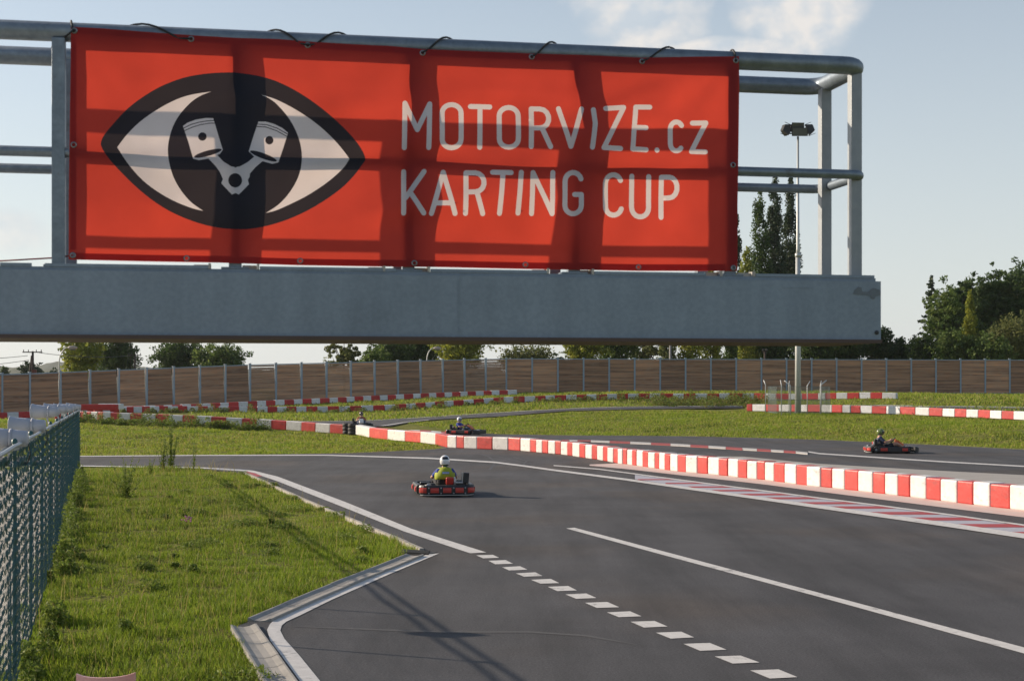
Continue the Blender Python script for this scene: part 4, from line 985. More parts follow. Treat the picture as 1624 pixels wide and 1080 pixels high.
for g in gro:
    s_, z = banner_pt(*g); c = GP(s_, BO + wave(s_, z), z); m = MB()
    m.lathe([(.0082, -.003), (.011, -.0035), (.0138, -.001), (.0138, .001), (.011, .0035), (.0082, .003), (.0082, -.003)], 16, c, gn); build('eyelet', m, ringm, ban, world=True)
cordm = mat('dark_cord', (.02, .02, .022), .7)
def cord(gx, gy, x2, y2):
    s1, z1 = banner_pt(gx, gy); s2, _ = banner_pt(x2, y2); pts = [GP(s1, .02, z1), GP(s1, -.012 + wave(s1, z1), z1)]
    # climbs the face of the tube and crosses over it while moving along
    for k in range(0, 11):
        a = R(200 - 200 * k / 10); t = k / 10
        pts.append(GP(s1 + (s2 - s1) * (.15 + .85 * t), .045 + .049 * math.cos(a), 4.228 + .049 * math.sin(a)) )
    m = MB(); m.tube(pts, .0045, 6); build('lashing_cord', m, cordm, ban, world=True)
cord(303, 62.5, 165, 42); cord(488, 72.5, 400, 55); cord(488, 72.5, 575, 60); cord(670, 85, 740, 66); cord(843, 91, 905, 74); cord(1018, 98, 1100, 82)
cord(118, 49, 106, 40); cord(1167, 96.5, 1165, 84)
# cord from the corner eyelet round the first post, and the bit of tape at the lower left
m = MB(); a = GP(*[banner_pt(118, 49)[0], -.02, banner_pt(118, 49)[1]]); b = GP(S_at(82, .05), .045, 4.16); m.tube([a, b], .004, 5); build('lashing_cord', m, cordm, ban, world=True)
m = MB(); s_, z = banner_pt(115.5, 405); pts = [GP(s_, -.01, z), GP(S_at(93, .07), .075, z - .004), GP(S_at(-40, .08), .08, z - .03)]; m.tube(pts, .0035, 5); build('tie_string', m, mat('red_string', (.25, .05, .05), .7), ban, world=True)
m = MB(); m.tube([GP(s_, .5, 3.235) for s_ in ()] or [GP(S_at(1020, .5), .5, 3.262), GP(S_at(1140, .5), .5, 3.256), GP(S_at(1185, .5), .5, 3.262), GP(S_at(1225, .5), .5, 3.225), GP(S_at(1290, .5), .5, 3.215)], .007, 6)
tag(build('yellow_strap', m, mat('yellow_webbing', (.55, .42, .03), .6)), 'thin yellow strap lying along the beam behind the lower right banner corner', 'strap')

# ------------------------------------------------------------------ trees
def leaf_mat(name, c, c2, tr=.42):
    c = tuple(v * 1.9 for v in c); c2 = tuple(v * 1.9 for v in c2)
    return mat(name, c, .65, noise=1.3, col2=c2, fac=.5, detail=3, spec=.25, trans=tr)
LM = {
 'yellow': [leaf_mat('leaf_yellow_a', (.20, .195, .020), (.12, .13, .016)), leaf_mat('leaf_yellow_b', (.13, .14, .018), (.08, .10, .014)), leaf_mat('leaf_yellow_c', (.16, .17, .03), (.10, .12, .02))],
 'dark': [leaf_mat('leaf_dark_a', (.030, .052, .014), (.018, .036, .010)), leaf_mat('leaf_dark_b', (.042, .066, .016), (.026, .045, .012)), leaf_mat('leaf_dark_c', (.060, .082, .022), (.035, .055, .015))],
 'mid': [leaf_mat('leaf_mid_a', (.050, .080, .018), (.032, .056, .014)), leaf_mat('leaf_mid_b', (.070, .100, .024), (.045, .070, .018)), leaf_mat('leaf_mid_c', (.095, .120, .030), (.06, .085, .02))],
 'olive': [leaf_mat('leaf_olive_a', (.085, .095, .028), (.055, .065, .020)), leaf_mat('leaf_olive_b', (.110, .115, .038), (.07, .08, .026)), leaf_mat('leaf_olive_c', (.060, .072, .022), (.04, .052, .016))],
 'conifer': [leaf_mat('leaf_conifer_a', (.022, .038, .018), (.014, .026, .012), .15), leaf_mat('leaf_conifer_b', (.034, .050, .024), (.02, .035, .015), .15), leaf_mat('leaf_conifer_c', (.05, .06, .03), (.03, .04, .02), .15)],
}
bark = mat('bark', (.075, .058, .044), .95, noise=5, col2=(.04, .032, .026), fac=.5, stretch=(1, 1, .25), bump=(12, .6, .03))
def leaves(rg, centres, radii, per, size, flat=.0):
    """diamond leaf sprays spread through ellipsoid clumps; returns V, F, mi"""
    k = len(centres); idx = rg.choice(k, per, p=(radii[:, 0] ** 2) / (radii[:, 0] ** 2).sum())
    v = rg.normal(size=(per, 3)); v /= np.linalg.norm(v, axis=1)[:, None]
    r = rg.random(per) ** .42
    c = centres[idx] + v * r[:, None] * radii[idx] + rg.normal(size=(per, 3)) * .06 * radii[idx]
    s = size * rg.uniform(.55, 1.35, per)
    a = rg.normal(size=(per, 3)); a /= np.linalg.norm(a, axis=1)[:, None]
    b = np.cross(a, v + rg.normal(size=(per, 3)) * .7); b /= np.linalg.norm(b, axis=1)[:, None] + 1e-6
    V = np.stack([c - a * s[:, None], c - b * s[:, None] * .55, c + a * s[:, None], c + b * s[:, None] * .55], 1).reshape(-1, 3)
    Fc = np.arange(per * 4).reshape(-1, 4)
    tone = (rg.random(k)[idx] * .6 + rg.random(per) * .4)
    return V, Fc, np.digitize(tone, [.36, .68])
def tree(px, ytop, wpx, d, kind, label, name='tree', shape='round', n=4200, size=.34, gaps=0, group=None, ybot=None, seed=None, lean=0):
    n = int(n * 1.55); size *= .72
    rg = np.random.default_rng(seed if seed is not None else int(px * 7 + ytop)); X = (px - CX) / F * d; z0 = h1(X, d); top = EYE - (ytop - HZ) * d / F - z0; W = wpx * d / F
    root = thing(name, label, 'tree', (X, d, z0), 0, group)
    cb = top * (.22 if shape in ('round', 'sparse') else .10); H_ = top - cb
    if shape == 'round':
        k = 260; u = rg.normal(size=(k, 3)); u /= np.linalg.norm(u, axis=1)[:, None]; rr = rg.uniform(.42, .93, k)
        ph = rg.random(6) * 6.28; az_ = np.arctan2(u[:, 1], u[:, 0]); lump = 1 + .13 * np.sin(az_ * 2 + ph[0] + u[:, 2] * 3) + .11 * np.sin(az_ * 5 + ph[1] - u[:, 2] * 5) + .08 * np.sin(u[:, 2] * 11 + ph[2])
        rr = rr * lump; rr[:44] = rg.random(44) * .62
        C = np.stack([u[:, 0] * rr * W / 2, u[:, 1] * rr * W / 2.2, cb + H_ * .50 + u[:, 2] * rr * H_ / 2 * .98], 1)
        C[:, 2] = np.minimum(C[:, 2], top - W * .03)
        q = W * rg.uniform(.045, .10, k); q[:44] = W * rg.uniform(.13, .22, 44); Rr = np.stack([q, q, q * rg.uniform(.6, .9, k)], 1)
    elif shape == 'sparse':
        k = 90; u = rg.normal(size=(k, 3)); u /= np.linalg.norm(u, axis=1)[:, None]; rr = rg.random(k) ** .4 * .95
        C = np.stack([u[:, 0] * rr * W / 2, u[:, 1] * rr * W / 2, cb + H_ * .5 + u[:, 2] * rr * H_ / 2], 1)
        q = W * rg.uniform(.04, .09, k); Rr = np.stack([q, q, q * .8], 1)
    elif shape == 'poplar':
        k = 130; t = np.sort(rg.random(k)); prof = np.interp(t, [0, .08, .3, .6, .85, 1], [.6, .95, 1, .82, .46, .10]); a = rg.random(k) * 6.28; rr = rg.random(k) ** .5
        C = np.stack([np.cos(a) * rr * prof * W * .42, np.sin(a) * rr * prof * W * .42, cb + H_ * t], 1)
        q = W * rg.uniform(.13, .22, k) * (.35 + .65 * prof); Rr = np.stack([q, q, q * 2.1], 1)
    else:  # conifer
        k = 150; t = np.sort(rg.random(k) ** 1.2); prof = (1 - t) ** .85; a = rg.random(k) * 6.28; rr = rg.random(k) ** .35
        C = np.stack([np.cos(a) * rr * prof * W * .48, np.sin(a) * rr * prof * W * .48, cb + H_ * t * .98 - rr * prof * W * .10], 1)
        q = W * rg.uniform(.05, .10, k) * (.3 + .7 * prof); Rr = np.stack([q * 1.5, q * 1.5, q * .5], 1)
    C[:, 0] += lean * (C[:, 2] - cb)
    V_, F_, mi = leaves(rg, C, Rr, n, size)
    cr = link('crown', np_mesh('crown', V_, F_, LM[kind], mi), root)
    m = MB(); th = max(.12, W * .035); zt_ = top * (.75 if shape == 'round' else .9)
    m.tube([(0, 0, -.3), (W * .01, 0, zt_ * .3), (-W * .015, 0, zt_ * .6), (lean * (zt_ - cb), 0, zt_)], [th * 1.2, th * .9, th * .55, th * .12], 8)
    if shape in ('round', 'sparse'):
        for j in range(12 if shape == 'sparse' else 8):
            c = C[rg.integers(k)]; zb = zt_ * rg.uniform(.25, .7)
            mid = np.array([0, 0, zb]) * .45 + c * .55 + np.array([0, 0, -.05 * W])
            m.tube([(0, 0, zb), tuple(mid), tuple(c)], [th * .42, th * .24, th * .08], 5)
    build('trunk', m, bark, root)
    return root
tree(131, 525, 84, 200, 'yellow', 'yellow-green maple behind the wall at far left beside the curved lamp', n=6500, size=.30)
tree(180, 527, 92, 218, 'dark', 'dark green round tree touching the right of the yellow-green maple', n=6500, size=.30)
tree(207, 542, 26, 212, 'conifer', 'small dark spire-shaped tree beside the lone utility pole', shape='conifer', n=2200, size=.26)
tree(50, 573, 44, 330, 'conifer', 'small hazy tree behind the double timber pole at far left', n=2000, size=.5)
tree(84, 583, 22, 380, 'conifer', 'tiny distant tree left of the curved lamp pole', n=900, size=.5)
tree(8, 578, 16, 330, 'dark', 'thin distant tree at the left edge of the view', n=700, size=.5)
tree(282, 530, 96, 230, 'dark', 'dark spreading tree, left one of the pair under the left of the beam', n=6500, size=.33)
tree(350, 540, 100, 226, 'mid', 'broad green tree, right one of the pair under the left of the beam', n=6500, size=.33)
tree(546, 526, 62, 205, 'olive', 'thin see-through tree with small pale leaves above the wall', shape='sparse', n=3200, size=.26)
tree(516, 566, 18, 200, 'olive', 'low wispy bush just left of the thin see-through tree', n=400, size=.24)
tree(596, 545, 60, 200, 'mid', 'low green tree right of the thin see-through tree', n=2600, size=.30)
tree(620, 524, 76, 215, 'dark', 'dark tree behind the low green one under the middle of the beam', n=3600, size=.33)
tree(660, 519, 102, 225, 'dark', 'large dark tree with sky gaps left of the yellow crown', n=6500, size=.36)
tree(730, 515, 96, 205, 'yellow', 'bright yellow-green tree under the middle of the beam', n=5200, size=.30)
tree(836, 541, 112, 208, 'olive', 'pale wide bush standing alone above the wall centre', n=3600, size=.27, shape='round')
tree(812, 549, 34, 206, 'olive', 'wispy left edge bush of the lone pale group', n=700, size=.24, shape='sparse')
tree(884, 560, 30, 206, 'mid', 'tiny low bush right of the lone pale bush', n=500, size=.24, shape='sparse')
tree(926, 512, 78, 205, 'yellow', 'leafy yellow-green tree, first after the sky gap under the beam', n=4800, size=.30)
tree(974, 509, 84, 212, 'mid', 'mid green tree between the yellow-green tree and the airy one', n=4800, size=.30)
tree(1028, 512, 78, 222, 'olive', 'airy tree with sky showing through left of the concrete pole', n=4200, size=.28, shape='sparse')
for i, (px, yt, w_, kd, lb) in enumerate(((1058, 470, 36, 'olive', 'olive tree right behind the plain concrete pole'), (1094, 440, 46, 'yellow', 'yellow columnar tree right of the concrete pole'), (1126, 420, 40, 'yellow', 'second yellow columnar tree right of the concrete pole'),
        (1152, 410, 38, 'mid', 'green columnar tree between yellow ones under the beam'), (1184, 392, 40, 'yellow', 'yellow-green tree at the foot of the tall poplars by the banner corner'))):
    tree(px, yt, w_, 206 + i * 2, kd, lb, shape='poplar', n=4500, size=.30)
G_pop = 'tall poplars behind the beam end'
tree(1165, 318, 34, 232, 'conifer', 'tall poplar half hidden by the right edge of the banner', name='poplar_tree', shape='poplar', n=5000, size=.30, group=G_pop)
tree(1205, 302, 52, 228, 'dark', 'tall poplar with olive sheen, left one of the three beside the mast', name='poplar_tree', shape='poplar', n=11000, size=.30, group=G_pop)
tree(1228, 276, 46, 232, 'conifer', 'highest poplar, middle one of the three beside the mast', name='poplar_tree', shape='poplar', n=10000, size=.30, group=G_pop)
tree(1248, 283, 46, 236, 'conifer', 'poplar right beside the mast, gappy on its right', name='poplar_tree', shape='poplar', n=9500, size=.30, group=G_pop, lean=.02)
tree(1268, 405, 26, 220, 'dark', 'small tree behind the mast just over the beam', shape='sparse', n=1200, size=.28)
for i, (px, yt, w_, kd, lb) in enumerate(((1224, 505, 52, 'dark', 'dark tree under the beam left of the mast'), (1290, 520, 74, 'dark', 'dark bushy tree just right of the mast under the beam'), (1340, 518, 80, 'dark', 'dark low tree under the right part of the beam'), (1390, 508, 66, 'dark', 'dark tree peeping out past the end of the beam'), (1424, 526, 62, 'dark', 'lower dark bush between the beam end and the big wood'))):
    tree(px, yt, w_, 214 + i * 3, kd, lb, n=3800, size=.33)
tree(1478, 434, 74, 225, 'conifer', 'thin grey-green spruce at the left edge of the big wood', shape='conifer', n=3600, size=.36, name='spruce_tree')
tree(1504, 437, 84, 212, 'mid', 'tall green tree next to the spruce in the big wood', n=7500, size=.33)
tree(1536, 424, 92, 228, 'dark', 'dark tall tree with a pointed tip in the big wood', n=11000, size=.35)
tree(1582, 412, 98, 222, 'dark', 'tall dark tree near the right edge of the wood', n=11000, size=.35)
tree(1622, 403, 104, 230, 'dark', 'highest dark tree cut by the right edge of the view', n=11000, size=.36)
tree(1538, 462, 30, 203, 'yellow', 'slim yellowish tree inside the big dark wood', shape='poplar', n=3500, size=.28)
tree(1616, 492, 104, 204, 'olive', 'rounded olive tree in front of the wood at right edge', n=6500, size=.30)
tree(1462, 522, 62, 205, 'dark', 'low dark bush at the foot of the spruce', n=2600, size=.3)
tree(1512, 515, 84, 202, 'mid', 'low green bush in front of the wood, left one', n=4200, size=.3)
tree(1565, 520, 88, 200, 'mid', 'low green bush in front of the wood, right one', n=4200, size=.3)
tree(1554, 440, 96, 236, 'dark', 'dark tree filling the back of the big wood between the taller crowns', n=8000, size=.36)
tree(1600, 432, 100, 240, 'mid', 'green tree filling the back of the wood beneath the highest crown', n=8000, size=.36)
tree(1660, 470, 80, 215, 'dark', 'dark tree just outside the right edge of the view', n=5000, size=.36)
# far hills with woods
def hills(name, d, prof, mats):
    m = MB(); n = len(prof); v = []
    for j, (dd, f_) in enumerate(((0, 0), (d * .10, 1.0), (d * .25, .8), (d * .5, 0))):
        for px, y in prof: v.append(((px - CX) / F * d, d + dd, max(-2, (EYE - (y - HZ) * d / F) * f_ + (0 if f_ else -3))))
    for j in range(3):
        for i in range(n - 1): m.f.append([j * n + i, j * n + i + 1, (j + 1) * n + i + 1, (j + 1) * n + i]); m.mi.append(0); m.sm.append(True)
    m.v = v; o = build(name, m, mats); tag(o, kind='structure'); return o
hm = mat('far_woodland', (.035, .05, .03), .95, noise=.012, col2=(.09, .10, .05), fac=.3, detail=10)
pr = [(x, 578 - 6 * math.sin(x * .011 + 1) - 3 * math.sin(x * .031) - 1.2 * math.sin(x * .13) - .8 * math.sin(x * .37 + 1)) for x in range(-900, 800, 9)]
hills('hills', 2200, pr, hm)
pr = [(x, 586 - 4 * math.sin(x * .02 + 2) - 1.5 * math.sin(x * .09) - 1.1 * math.sin(x * .31)) for x in range(-900, 2600, 9)]
hills('hills', 1300, pr, hm)

# ------------------------------------------------------------------ wire fence on the left with white horn speakers
pvc = mat('green_pvc', (.028, .105, .105), .45, noise=30, col2=(.018, .075, .078), fac=.4)
def FX(d): return -4.68 - .28 * (d - 13.8)
fd = Vector((-.28, 1, 0)).normalized(); fn = Vector((fd.y, -fd.x, 0))
F0, F1 = 10.0, 44.5; FL = (F1 - F0) * math.sqrt(1 + .28 ** 2); FH = 2.1
FO = Vector((FX(F0), F0, 0)); TOPF = lambda s_: 1.04 - .0027 * s_
fence = thing('wire_fence', 'green chain link fence with a grey top tube running away along the left edge', 'fence', FO)
pitch = .052; rows = int(2.04 / pitch); nw = int(FL / pitch)
i = np.arange(nw)[:, None]; k = np.arange(rows + 1)[None, :]
xb = i * pitch + (k % 2) * pitch                       # along the fence at each knuckle row
zb = .05 + k * pitch * np.ones_like(i)
PT = []
ripA = lambda x, z: .020 * np.sin(x * 2.513) ** 2 * np.sin(z * 1.6 + .2) + .006 * np.sin(x * 9.1 + z * 3) + .004 * np.sin(x * 23 + z * 7)
sag = lambda x: .012 * np.abs(np.sin(x * math.pi / 2.5))
pts_l = []
for kk in range(rows):
    sgn = 1 if kk % 2 == 0 else -1
    for (a, b) in ((.10, kk), (.90, kk)):
        t = a; x = xb[:, kk] * (1 - t) + xb[:, kk + 1] * t; z = zb[:, kk] * (1 - t) + zb[:, kk + 1] * t
        pts_l.append((x, sgn * .0085 * np.ones_like(x, float), z))
X_ = np.stack([p[0] for p in pts_l], 1); Y_ = np.stack([p[1] for p in pts_l], 1); Zz = np.stack([p[2] for p in pts_l], 1)
Y_ = Y_ + ripA(X_, Zz); Zz = Zz - sag(X_) * (Zz / 2) + .006 * np.sin(X_ * 5.1)
Zz = Zz * (1.04 - .0027 * X_)
W3 = X_[..., None] * np.array(fd) + Y_[..., None] * np.array(fn) + Zz[..., None] * np.array([0, 0, 1.0])
mpts = W3.shape[1]; rad = .0036
offs = [fn * math.cos(a) + fd * math.sin(a) for a in (0, 2.094, 4.189)]
VV = np.stack([W3 + np.array(o) * rad for o in offs], 2)      # wires, pts, 3, xyz
base = (np.arange(nw)[:, None] * mpts + np.arange(mpts - 1)[None, :]) * 3
q = []
for a in range(3):
    b = (a + 1) % 3; q.append(np.stack([base + a, base + b, base + 3 + b, base + 3 + a], -1))
FF = np.stack(q, 2).reshape(-1, 4)
o = link('wire_mesh', np_mesh('wire_mesh', VV.reshape(-1, 3), FF, pvc), fence); o['kind'] = 'stuff'
def fp(s_, o_=0, z=0): return fd * s_ + fn * o_ + Vector((0, 0, z * TOPF(s_)))
ns = int(FL / 3.0)
for j in range(ns + 1):
    s_ = min(.6 + j * 3.0, FL); m = MB(); m.tube([fp(s_, -.03, -.1), fp(s_, -.03, FH + .02)], .019, 10); m.lathe([(.028, 0), (.028, .03), (.01, .045), (0, .047)], 10, fp(s_, -.03, FH + .01)); build('post', m, pvc, fence)
    m = MB(); m.box(fp(s_, -.012, FH - .04), (.07, .05, .035), math.atan2(fd.y, fd.x)); m.tube([fp(s_ + .02, .01, FH - .03), fp(s_ + .02, .035, FH - .03)], .009, 6); build('clamp', m, galv, fence)
m = MB(); m.tube([fp(x * .5, 0, FH - .006 * abs(math.sin(x * .5 * math.pi / 3.0))) for x in range(0, int(FL * 2) + 1)], .020, 8); build('top_rail', m, galv, fence)
m = MB(); m.tube([fp(x * .5, -.11, FH - .05 + .01 * math.sin(x * 1.1)) for x in range(0, int(FL * 2) + 1)], .017, 6); build('cable_conduit', m, mat('grey_conduit', (.10, .11, .12), .5), fence)
for z in (1.05, .12):
    m = MB(); m.tube([fp(x * .5, .004, z) for x in range(0, int(FL * 2) + 1)], .0022, 4); build('tension_wire', m, pvc, fence)
white_pl = mat('white_plastic', (.48, .49, .54), .45, noise=6, col2=(.40, .41, .46), fac=.5)
def horn():
    t = thing('horn_speaker', 'white horn speaker', 'loudspeaker', (0, 0, 0), 0, 'white horn speakers along the fence top')
    m = MB(); m.lathe([(.112, .004), (.124, 0), (.131, .003), (.131, .012), (.122, .020), (.110, .10), (.100, .20), (.095, .27), (.088, .27), (.104, .10), (.112, .004)], 28, axis=(1, 0, 0)); build('horn', m, white_pl, t)
    m = MB(); m.lathe([(.0, .43), (.066, .43), (.076, .42), (.084, .33), (.088, .285), (.088, .272), (.05, .22), (0, .20)], 24, axis=(1, 0, 0)); build('driver', m, white_pl, t)
    m = MB()
    m.lathe([(.094, .265), (.098, .265), (.098, .29), (.090, .29)], 24, axis=(1, 0, 0))
    m.bbox((.255, 0, -.14), (.028, .010, .22), .003, Matrix.Rotation(R(-18), 3, 'Y')); m.box((.29, 0, -.245), (.07, .05, .012)); build('bracket', m, white_pl, t)
    m = MB(); m.tube([(.40, 0, -.03), (.44, 0, -.06), (.45, .02, -.15), (.42, .03, -.24)], .006, 6); build('cable', m, dk, t)
    return t
hl = ['nearest white horn speaker, only its back end showing at the left edge', 'nearest white horn speaker fully in view, second along the fence', 'third white horn speaker along the fence, standing above a gap in the row', 'fourth white horn speaker along the fence top', 'fifth white horn speaker along the fence top', 'sixth white horn speaker, second to last before the fence end', 'last and smallest white horn speaker by the fence end']
h0 = horn()
for j, (d, hz_) in enumerate(((13.9, 2.20), (18.0, 2.205), (23.5, 2.295), (28.1, 2.25), (33.0, 2.19), (37.0, 2.15), (43.6, 2.09))):
    o = h0 if j == 0 else copy_tree(h0); o['label'] = hl[j]
    o.location = (FX(d) - .38, d, hz_); o.rotation_euler = (R(random.uniform(-3, 3)), R(random.uniform(-2, 3)), R(random.uniform(-6, 10)))
# pink plastic chair whose back just shows at the lower edge
pinkm = mat('faded_pink_plastic', (.62, .30, .29), .45, noise=5, col2=(.66, .42, .42), fac=.5)
CH = P(169, 1075, 9.0); ch = thing('plastic_chair', 'faded pink plastic chair back just showing at the bottom left edge', 'chair', (CH[0], 9.0, 0))
m = MB(); nn = 9; v = []
for r_ in range(2):
    for j in range(nn):
        u = j / (nn - 1) * 2 - 1
        for z in (.46, .905 + .012 * u * u * u * u + .010 * u * u + .004 * u): v.append((u * .183, -.02 + .035 * u * u + r_ * .018 + (z - .46) * -.08, z))
m.v = v
for j in range(nn - 1):
    a = 2 * j; b = a + 2 * nn
    for f in ((a, a + 2, a + 3, a + 1), (b, b + 1, b + 3, b + 2), (a + 1, a + 3, b + 3, b + 1), (a, b, b + 2, a + 2)): m.f.append(list(f)); m.mi.append(0); m.sm.append(False)
for a in (0, 2 * nn - 2): m.f.append([a, a + 1, a + 1 + 2 * nn, a + 2 * nn]); m.mi.append(0); m.sm.append(False)
build('backrest', m, pinkm, ch)
m = MB(); m.bbox((0, -.22, .44), (.40, .42, .035), .012); build('seat', m, pinkm, ch)
for sx in (-1, 1):
    for sy in (-.40, -.02): m = MB(); m.tube([(sx * .17, sy, .43), (sx * .20, sy + (.03 if sy > -.1 else -.03), 0)], [.018, .014], 8); build('leg', m, pinkm, ch)

# ------------------------------------------------------------------ karts and drivers
k_dark = mat('kart_black_plastic', (.018, .018, .020), .45, noise=20, col2=(.03, .03, .032), fac=.5)
k_red = mat('kart_red_plastic', (.55, .035, .020), .38, noise=8, col2=(.40, .04, .03), fac=.4)
k_met = mat('kart_metal', (.45, .45, .46), .35, metal=.8, noise=20)
k_org = mat('kart_orange_panel', (.62, .14, .03), .4)
k_wht = mat('kart_white_sticker', (.62, .62, .60), .45)
kart_rub = rub
def rrect(x0, x1, hw, r, n=5):
    """rounded rectangle path, starts at rear centre, runs to +y side"""
    p = [(x0, 0)]
    for cx_, cy_, a0 in ((x0 + r, hw - r, 180), (x1 - r, hw - r, 90)):
        p += [(cx_ + r * math.cos(R(a0 - 90 * k / n)), cy_ + r * math.sin(R(a0 - 90 * k / n))) for k in range(n + 1)]
    p += [(x1, 0)]
    full = p + [(x, -y) for x, y in p[::-1][1:-1]]
    return full
def sub_path(path, t0, t1, n=10):
    pp = [Vector((*q, 0)) for q in path] + [Vector((*path[0], 0))]; d = [0]
    for i in range(1, len(pp)): d.append(d[-1] + (pp[i] - pp[i - 1]).length)
    out = []
    for k in range(n + 1):
        s_ = (t0 + (t1 - t0) * k / n) * d[-1] % d[-1]
        for i in range(1, len(pp)):
            if s_ <= d[i]: out.append(pp[i - 1].lerp(pp[i], (s_ - d[i - 1]) / max(1e-6, d[i] - d[i - 1]))); break
    return out
def make_kart(label, loc, rz, accent=None):
    accent = accent or k_red
    t = thing('kart', label, 'go-kart', loc, rz, 'rental karts on the track')
    ring = rrect(-.90, 1.06, .66, .26)
    prof = [(-.045, .05), (.035, .045), (.055, .08), (.055, .235), (.035, .275), (-.045, .27)]
    prof = [(-a, b) for a, b in prof]
    def seg(name, t0, t1, pf, m_, n=12, off=0):
        m = MB(); m.sweep(sub_path(ring, t0, t1, n), pf, smooth=False); return build(name, m, m_, t)
    tot = 2 * (1.96 + 1.32) - .45
    seg('rear_bumper', .885, 1.115, prof, k_dark, 20)
    seg('side_pod', .15, .355, prof, k_dark, 14); seg('side_pod', .645, .85, prof, k_dark, 14)
    fp_ = [(a * 1.1, b * .95 + .01) for a, b in prof]
    seg('front_bumper', .385, .615, fp_, k_dark, 20)
    ins = [(-.050, .09), (-.082, .105), (-.086, .155), (-.082, .205), (-.050, .225)]
    for (a, b) in ((.985, 1.018), (.935, .968), (1.035, 1.068), (.893, .922), (1.080, 1.108), (.165, .20), (.30, .335), (.66, .695), (.79, .835)):
        seg('bumper_insert', a, b, ins, accent, 5)
    lo_ = [(-.05, .035), (.03, .035), (.03, .05), (-.055, .05)]
    seg('rubbing_strip', .89, 1.11, lo_, k_wht if accent is k_red else k_dark, 14)
    for tt in (.975, 1.026, .928, 1.075):
        p = sub_path(ring, tt, tt + .001, 1)[0]
        m = MB()
        for z in (.085, .215): m.lathe([(0, .012), (.020, .010), (.022, 0)], 8, (p.x - .055, p.y, z), (-1, 0, 0))
        build('bolt', m, k_met, t)
    m = MB(); m.bbox((.15, 0, .07), (1.55, .74, .03), .01); build('floor_pan', m, k_dark, t)
    m = MB()
    for s_ in (-1, 1): m.tube([(-.75, .33 * s_, .10), (.0, .36 * s_, .09), (.5, .28 * s_, .10), (.92, .24 * s_, .10)], .018, 6)
    m.tube([(-.58, -.55, .13), (-.58, .55, .13)], .02, 8); m.tube([(.60, -.52, .13), (.60, .52, .13)], .016, 8); build('frame', m, k_met, t)
    for (wx, wy, rr, ww) in ((-.58, .52, .138, .19), (-.58, -.52, .138, .19), (.60, .53, .125, .13), (.60, -.53, .125, .13)):
        m = MB(); m.lathe([(rr * .5, -ww / 2), (rr * .9, -ww / 2), (rr, -ww * .36), (rr, ww * .36), (rr * .9, ww / 2), (rr * .5, ww / 2)], 18, (wx, wy, rr), (0, 1, 0)); w_ = build('wheel', m, kart_rub, t)
        m = MB(); m.lathe([(0, -ww * .3), (rr * .5, -ww * .42), (rr * .52, ww * .42), (0, ww * .3)], 14, (wx, wy, rr), (0, 1, 0)); build('rim', m, k_met, w_)
    # seat shell
    m = MB(); sv = []
    sec = [(-.02, .10, .20), (-.20, .09, .21), (-.34, .14, .20), (-.42, .28, .19), (-.47, .46, .17), (-.50, .60, .13)]
    for (x, z, hw) in sec:
        for j in range(9):
            u = j / 8 * 2 - 1; sv.append((x + .10 * u * u * (1 if z > .12 else .0), u * hw, z + (.10 if z < .2 else .02) * u * u))
    m.v = sv
    for a in range(5):
        for j in range(8): m.f.append([a * 9 + j, a * 9 + j + 1, (a + 1) * 9 + j + 1, (a + 1) * 9 + j]); m.mi.append(0); m.sm.append(True)
    s_o = build('seat', m, k_dark, t); sm_ = s_o.modifiers.new('thick', 'SOLIDIFY'); sm_.thickness = .02
    # padded number box behind the seat
    m = MB(); m.bbox((-.64, -.09, .37), (.08, .19, .19), .03, Matrix.Rotation(R(-12), 3, 'Y')); build('rear_box', m, accent, t)
    m = MB(); m.bbox((-.635, -.215, .375), (.06, .045, .18), .012); build('reflector', m, k_wht, t)
    # engine on the right, airbox standing up, exhaust
    m = MB(); m.bbox((-.42, -.40, .22), (.30, .24, .20), .02)
    for q in range(5): m.box((-.42, -.40, .33 + q * .012), (.24, .20, .005))
    m.bbox((-.62, -.36, .25), (.14, .18, .16), .03); m.lathe([(0, .07), (.07, .06), (.075, 0)], 12, (-.42, -.28, .24), (0, 1, 0)); build('engine', m, k_dark, t)
    m = MB(); m.bbox((-.60, -.50, .44), (.12, .14, .26), .02, Matrix.Rotation(R(5), 3, 'X')); build('airbox', m, k_dark, t)
    m = MB(); m.bbox((-.60, -.405, .45), (.10, .025, .24), .005); m.bbox((-.66, -.30, .33), (.12, .22, .05), .015); build('heat_shield', m, k_met, t)
    m = MB(); m.tube([(-.40, .34, .18), (-.62, .36, .20), (-.80, .30, .22)], .04, 8); m.tube([(-.80, .52, .24), (-.74, .40, .26)], .055, 10); build('exhaust', m, k_met, t)
    m = MB(); m.bbox((-.55, .36, .24), (.24, .20, .14), .03); build('battery_box', m, k_dark, t)
    m = MB(); m.bbox((-.70, 0, .245), (.24, .95, .05), .02); build('rear_deck', m, k_dark, t)
    # nose fairing and steering
    m = MB(); m.add([(.22, -.13, .40), (.22, .13, .40), (.50, .15, .28), (.50, -.15, .28), (.24, -.10, .56), (.24, .10, .56), (.60, .10, .33), (.60, -.10, .33), (.36, -.14, .50), (.36, .14, .50)], [(4, 5, 9, 8), (8, 9, 6, 7), (0, 4, 8, 3), (3, 8, 7), (1, 2, 9, 5), (2, 6, 9), (0, 1, 5, 4), (2, 3, 7, 6)]); build('front_panel', m, k_org if accent is k_red else k_wht, t)
    m = MB(); m.bbox((.84, 0, .225), (.30, .74, .07), .03, Matrix.Rotation(R(10), 3, 'Y')); m.bbox((.62, .40, .24), (.22, .26, .06), .025); m.bbox((.62, -.40, .24), (.22, .26, .06), .025); build('nose_fairing', m, k_dark, t)
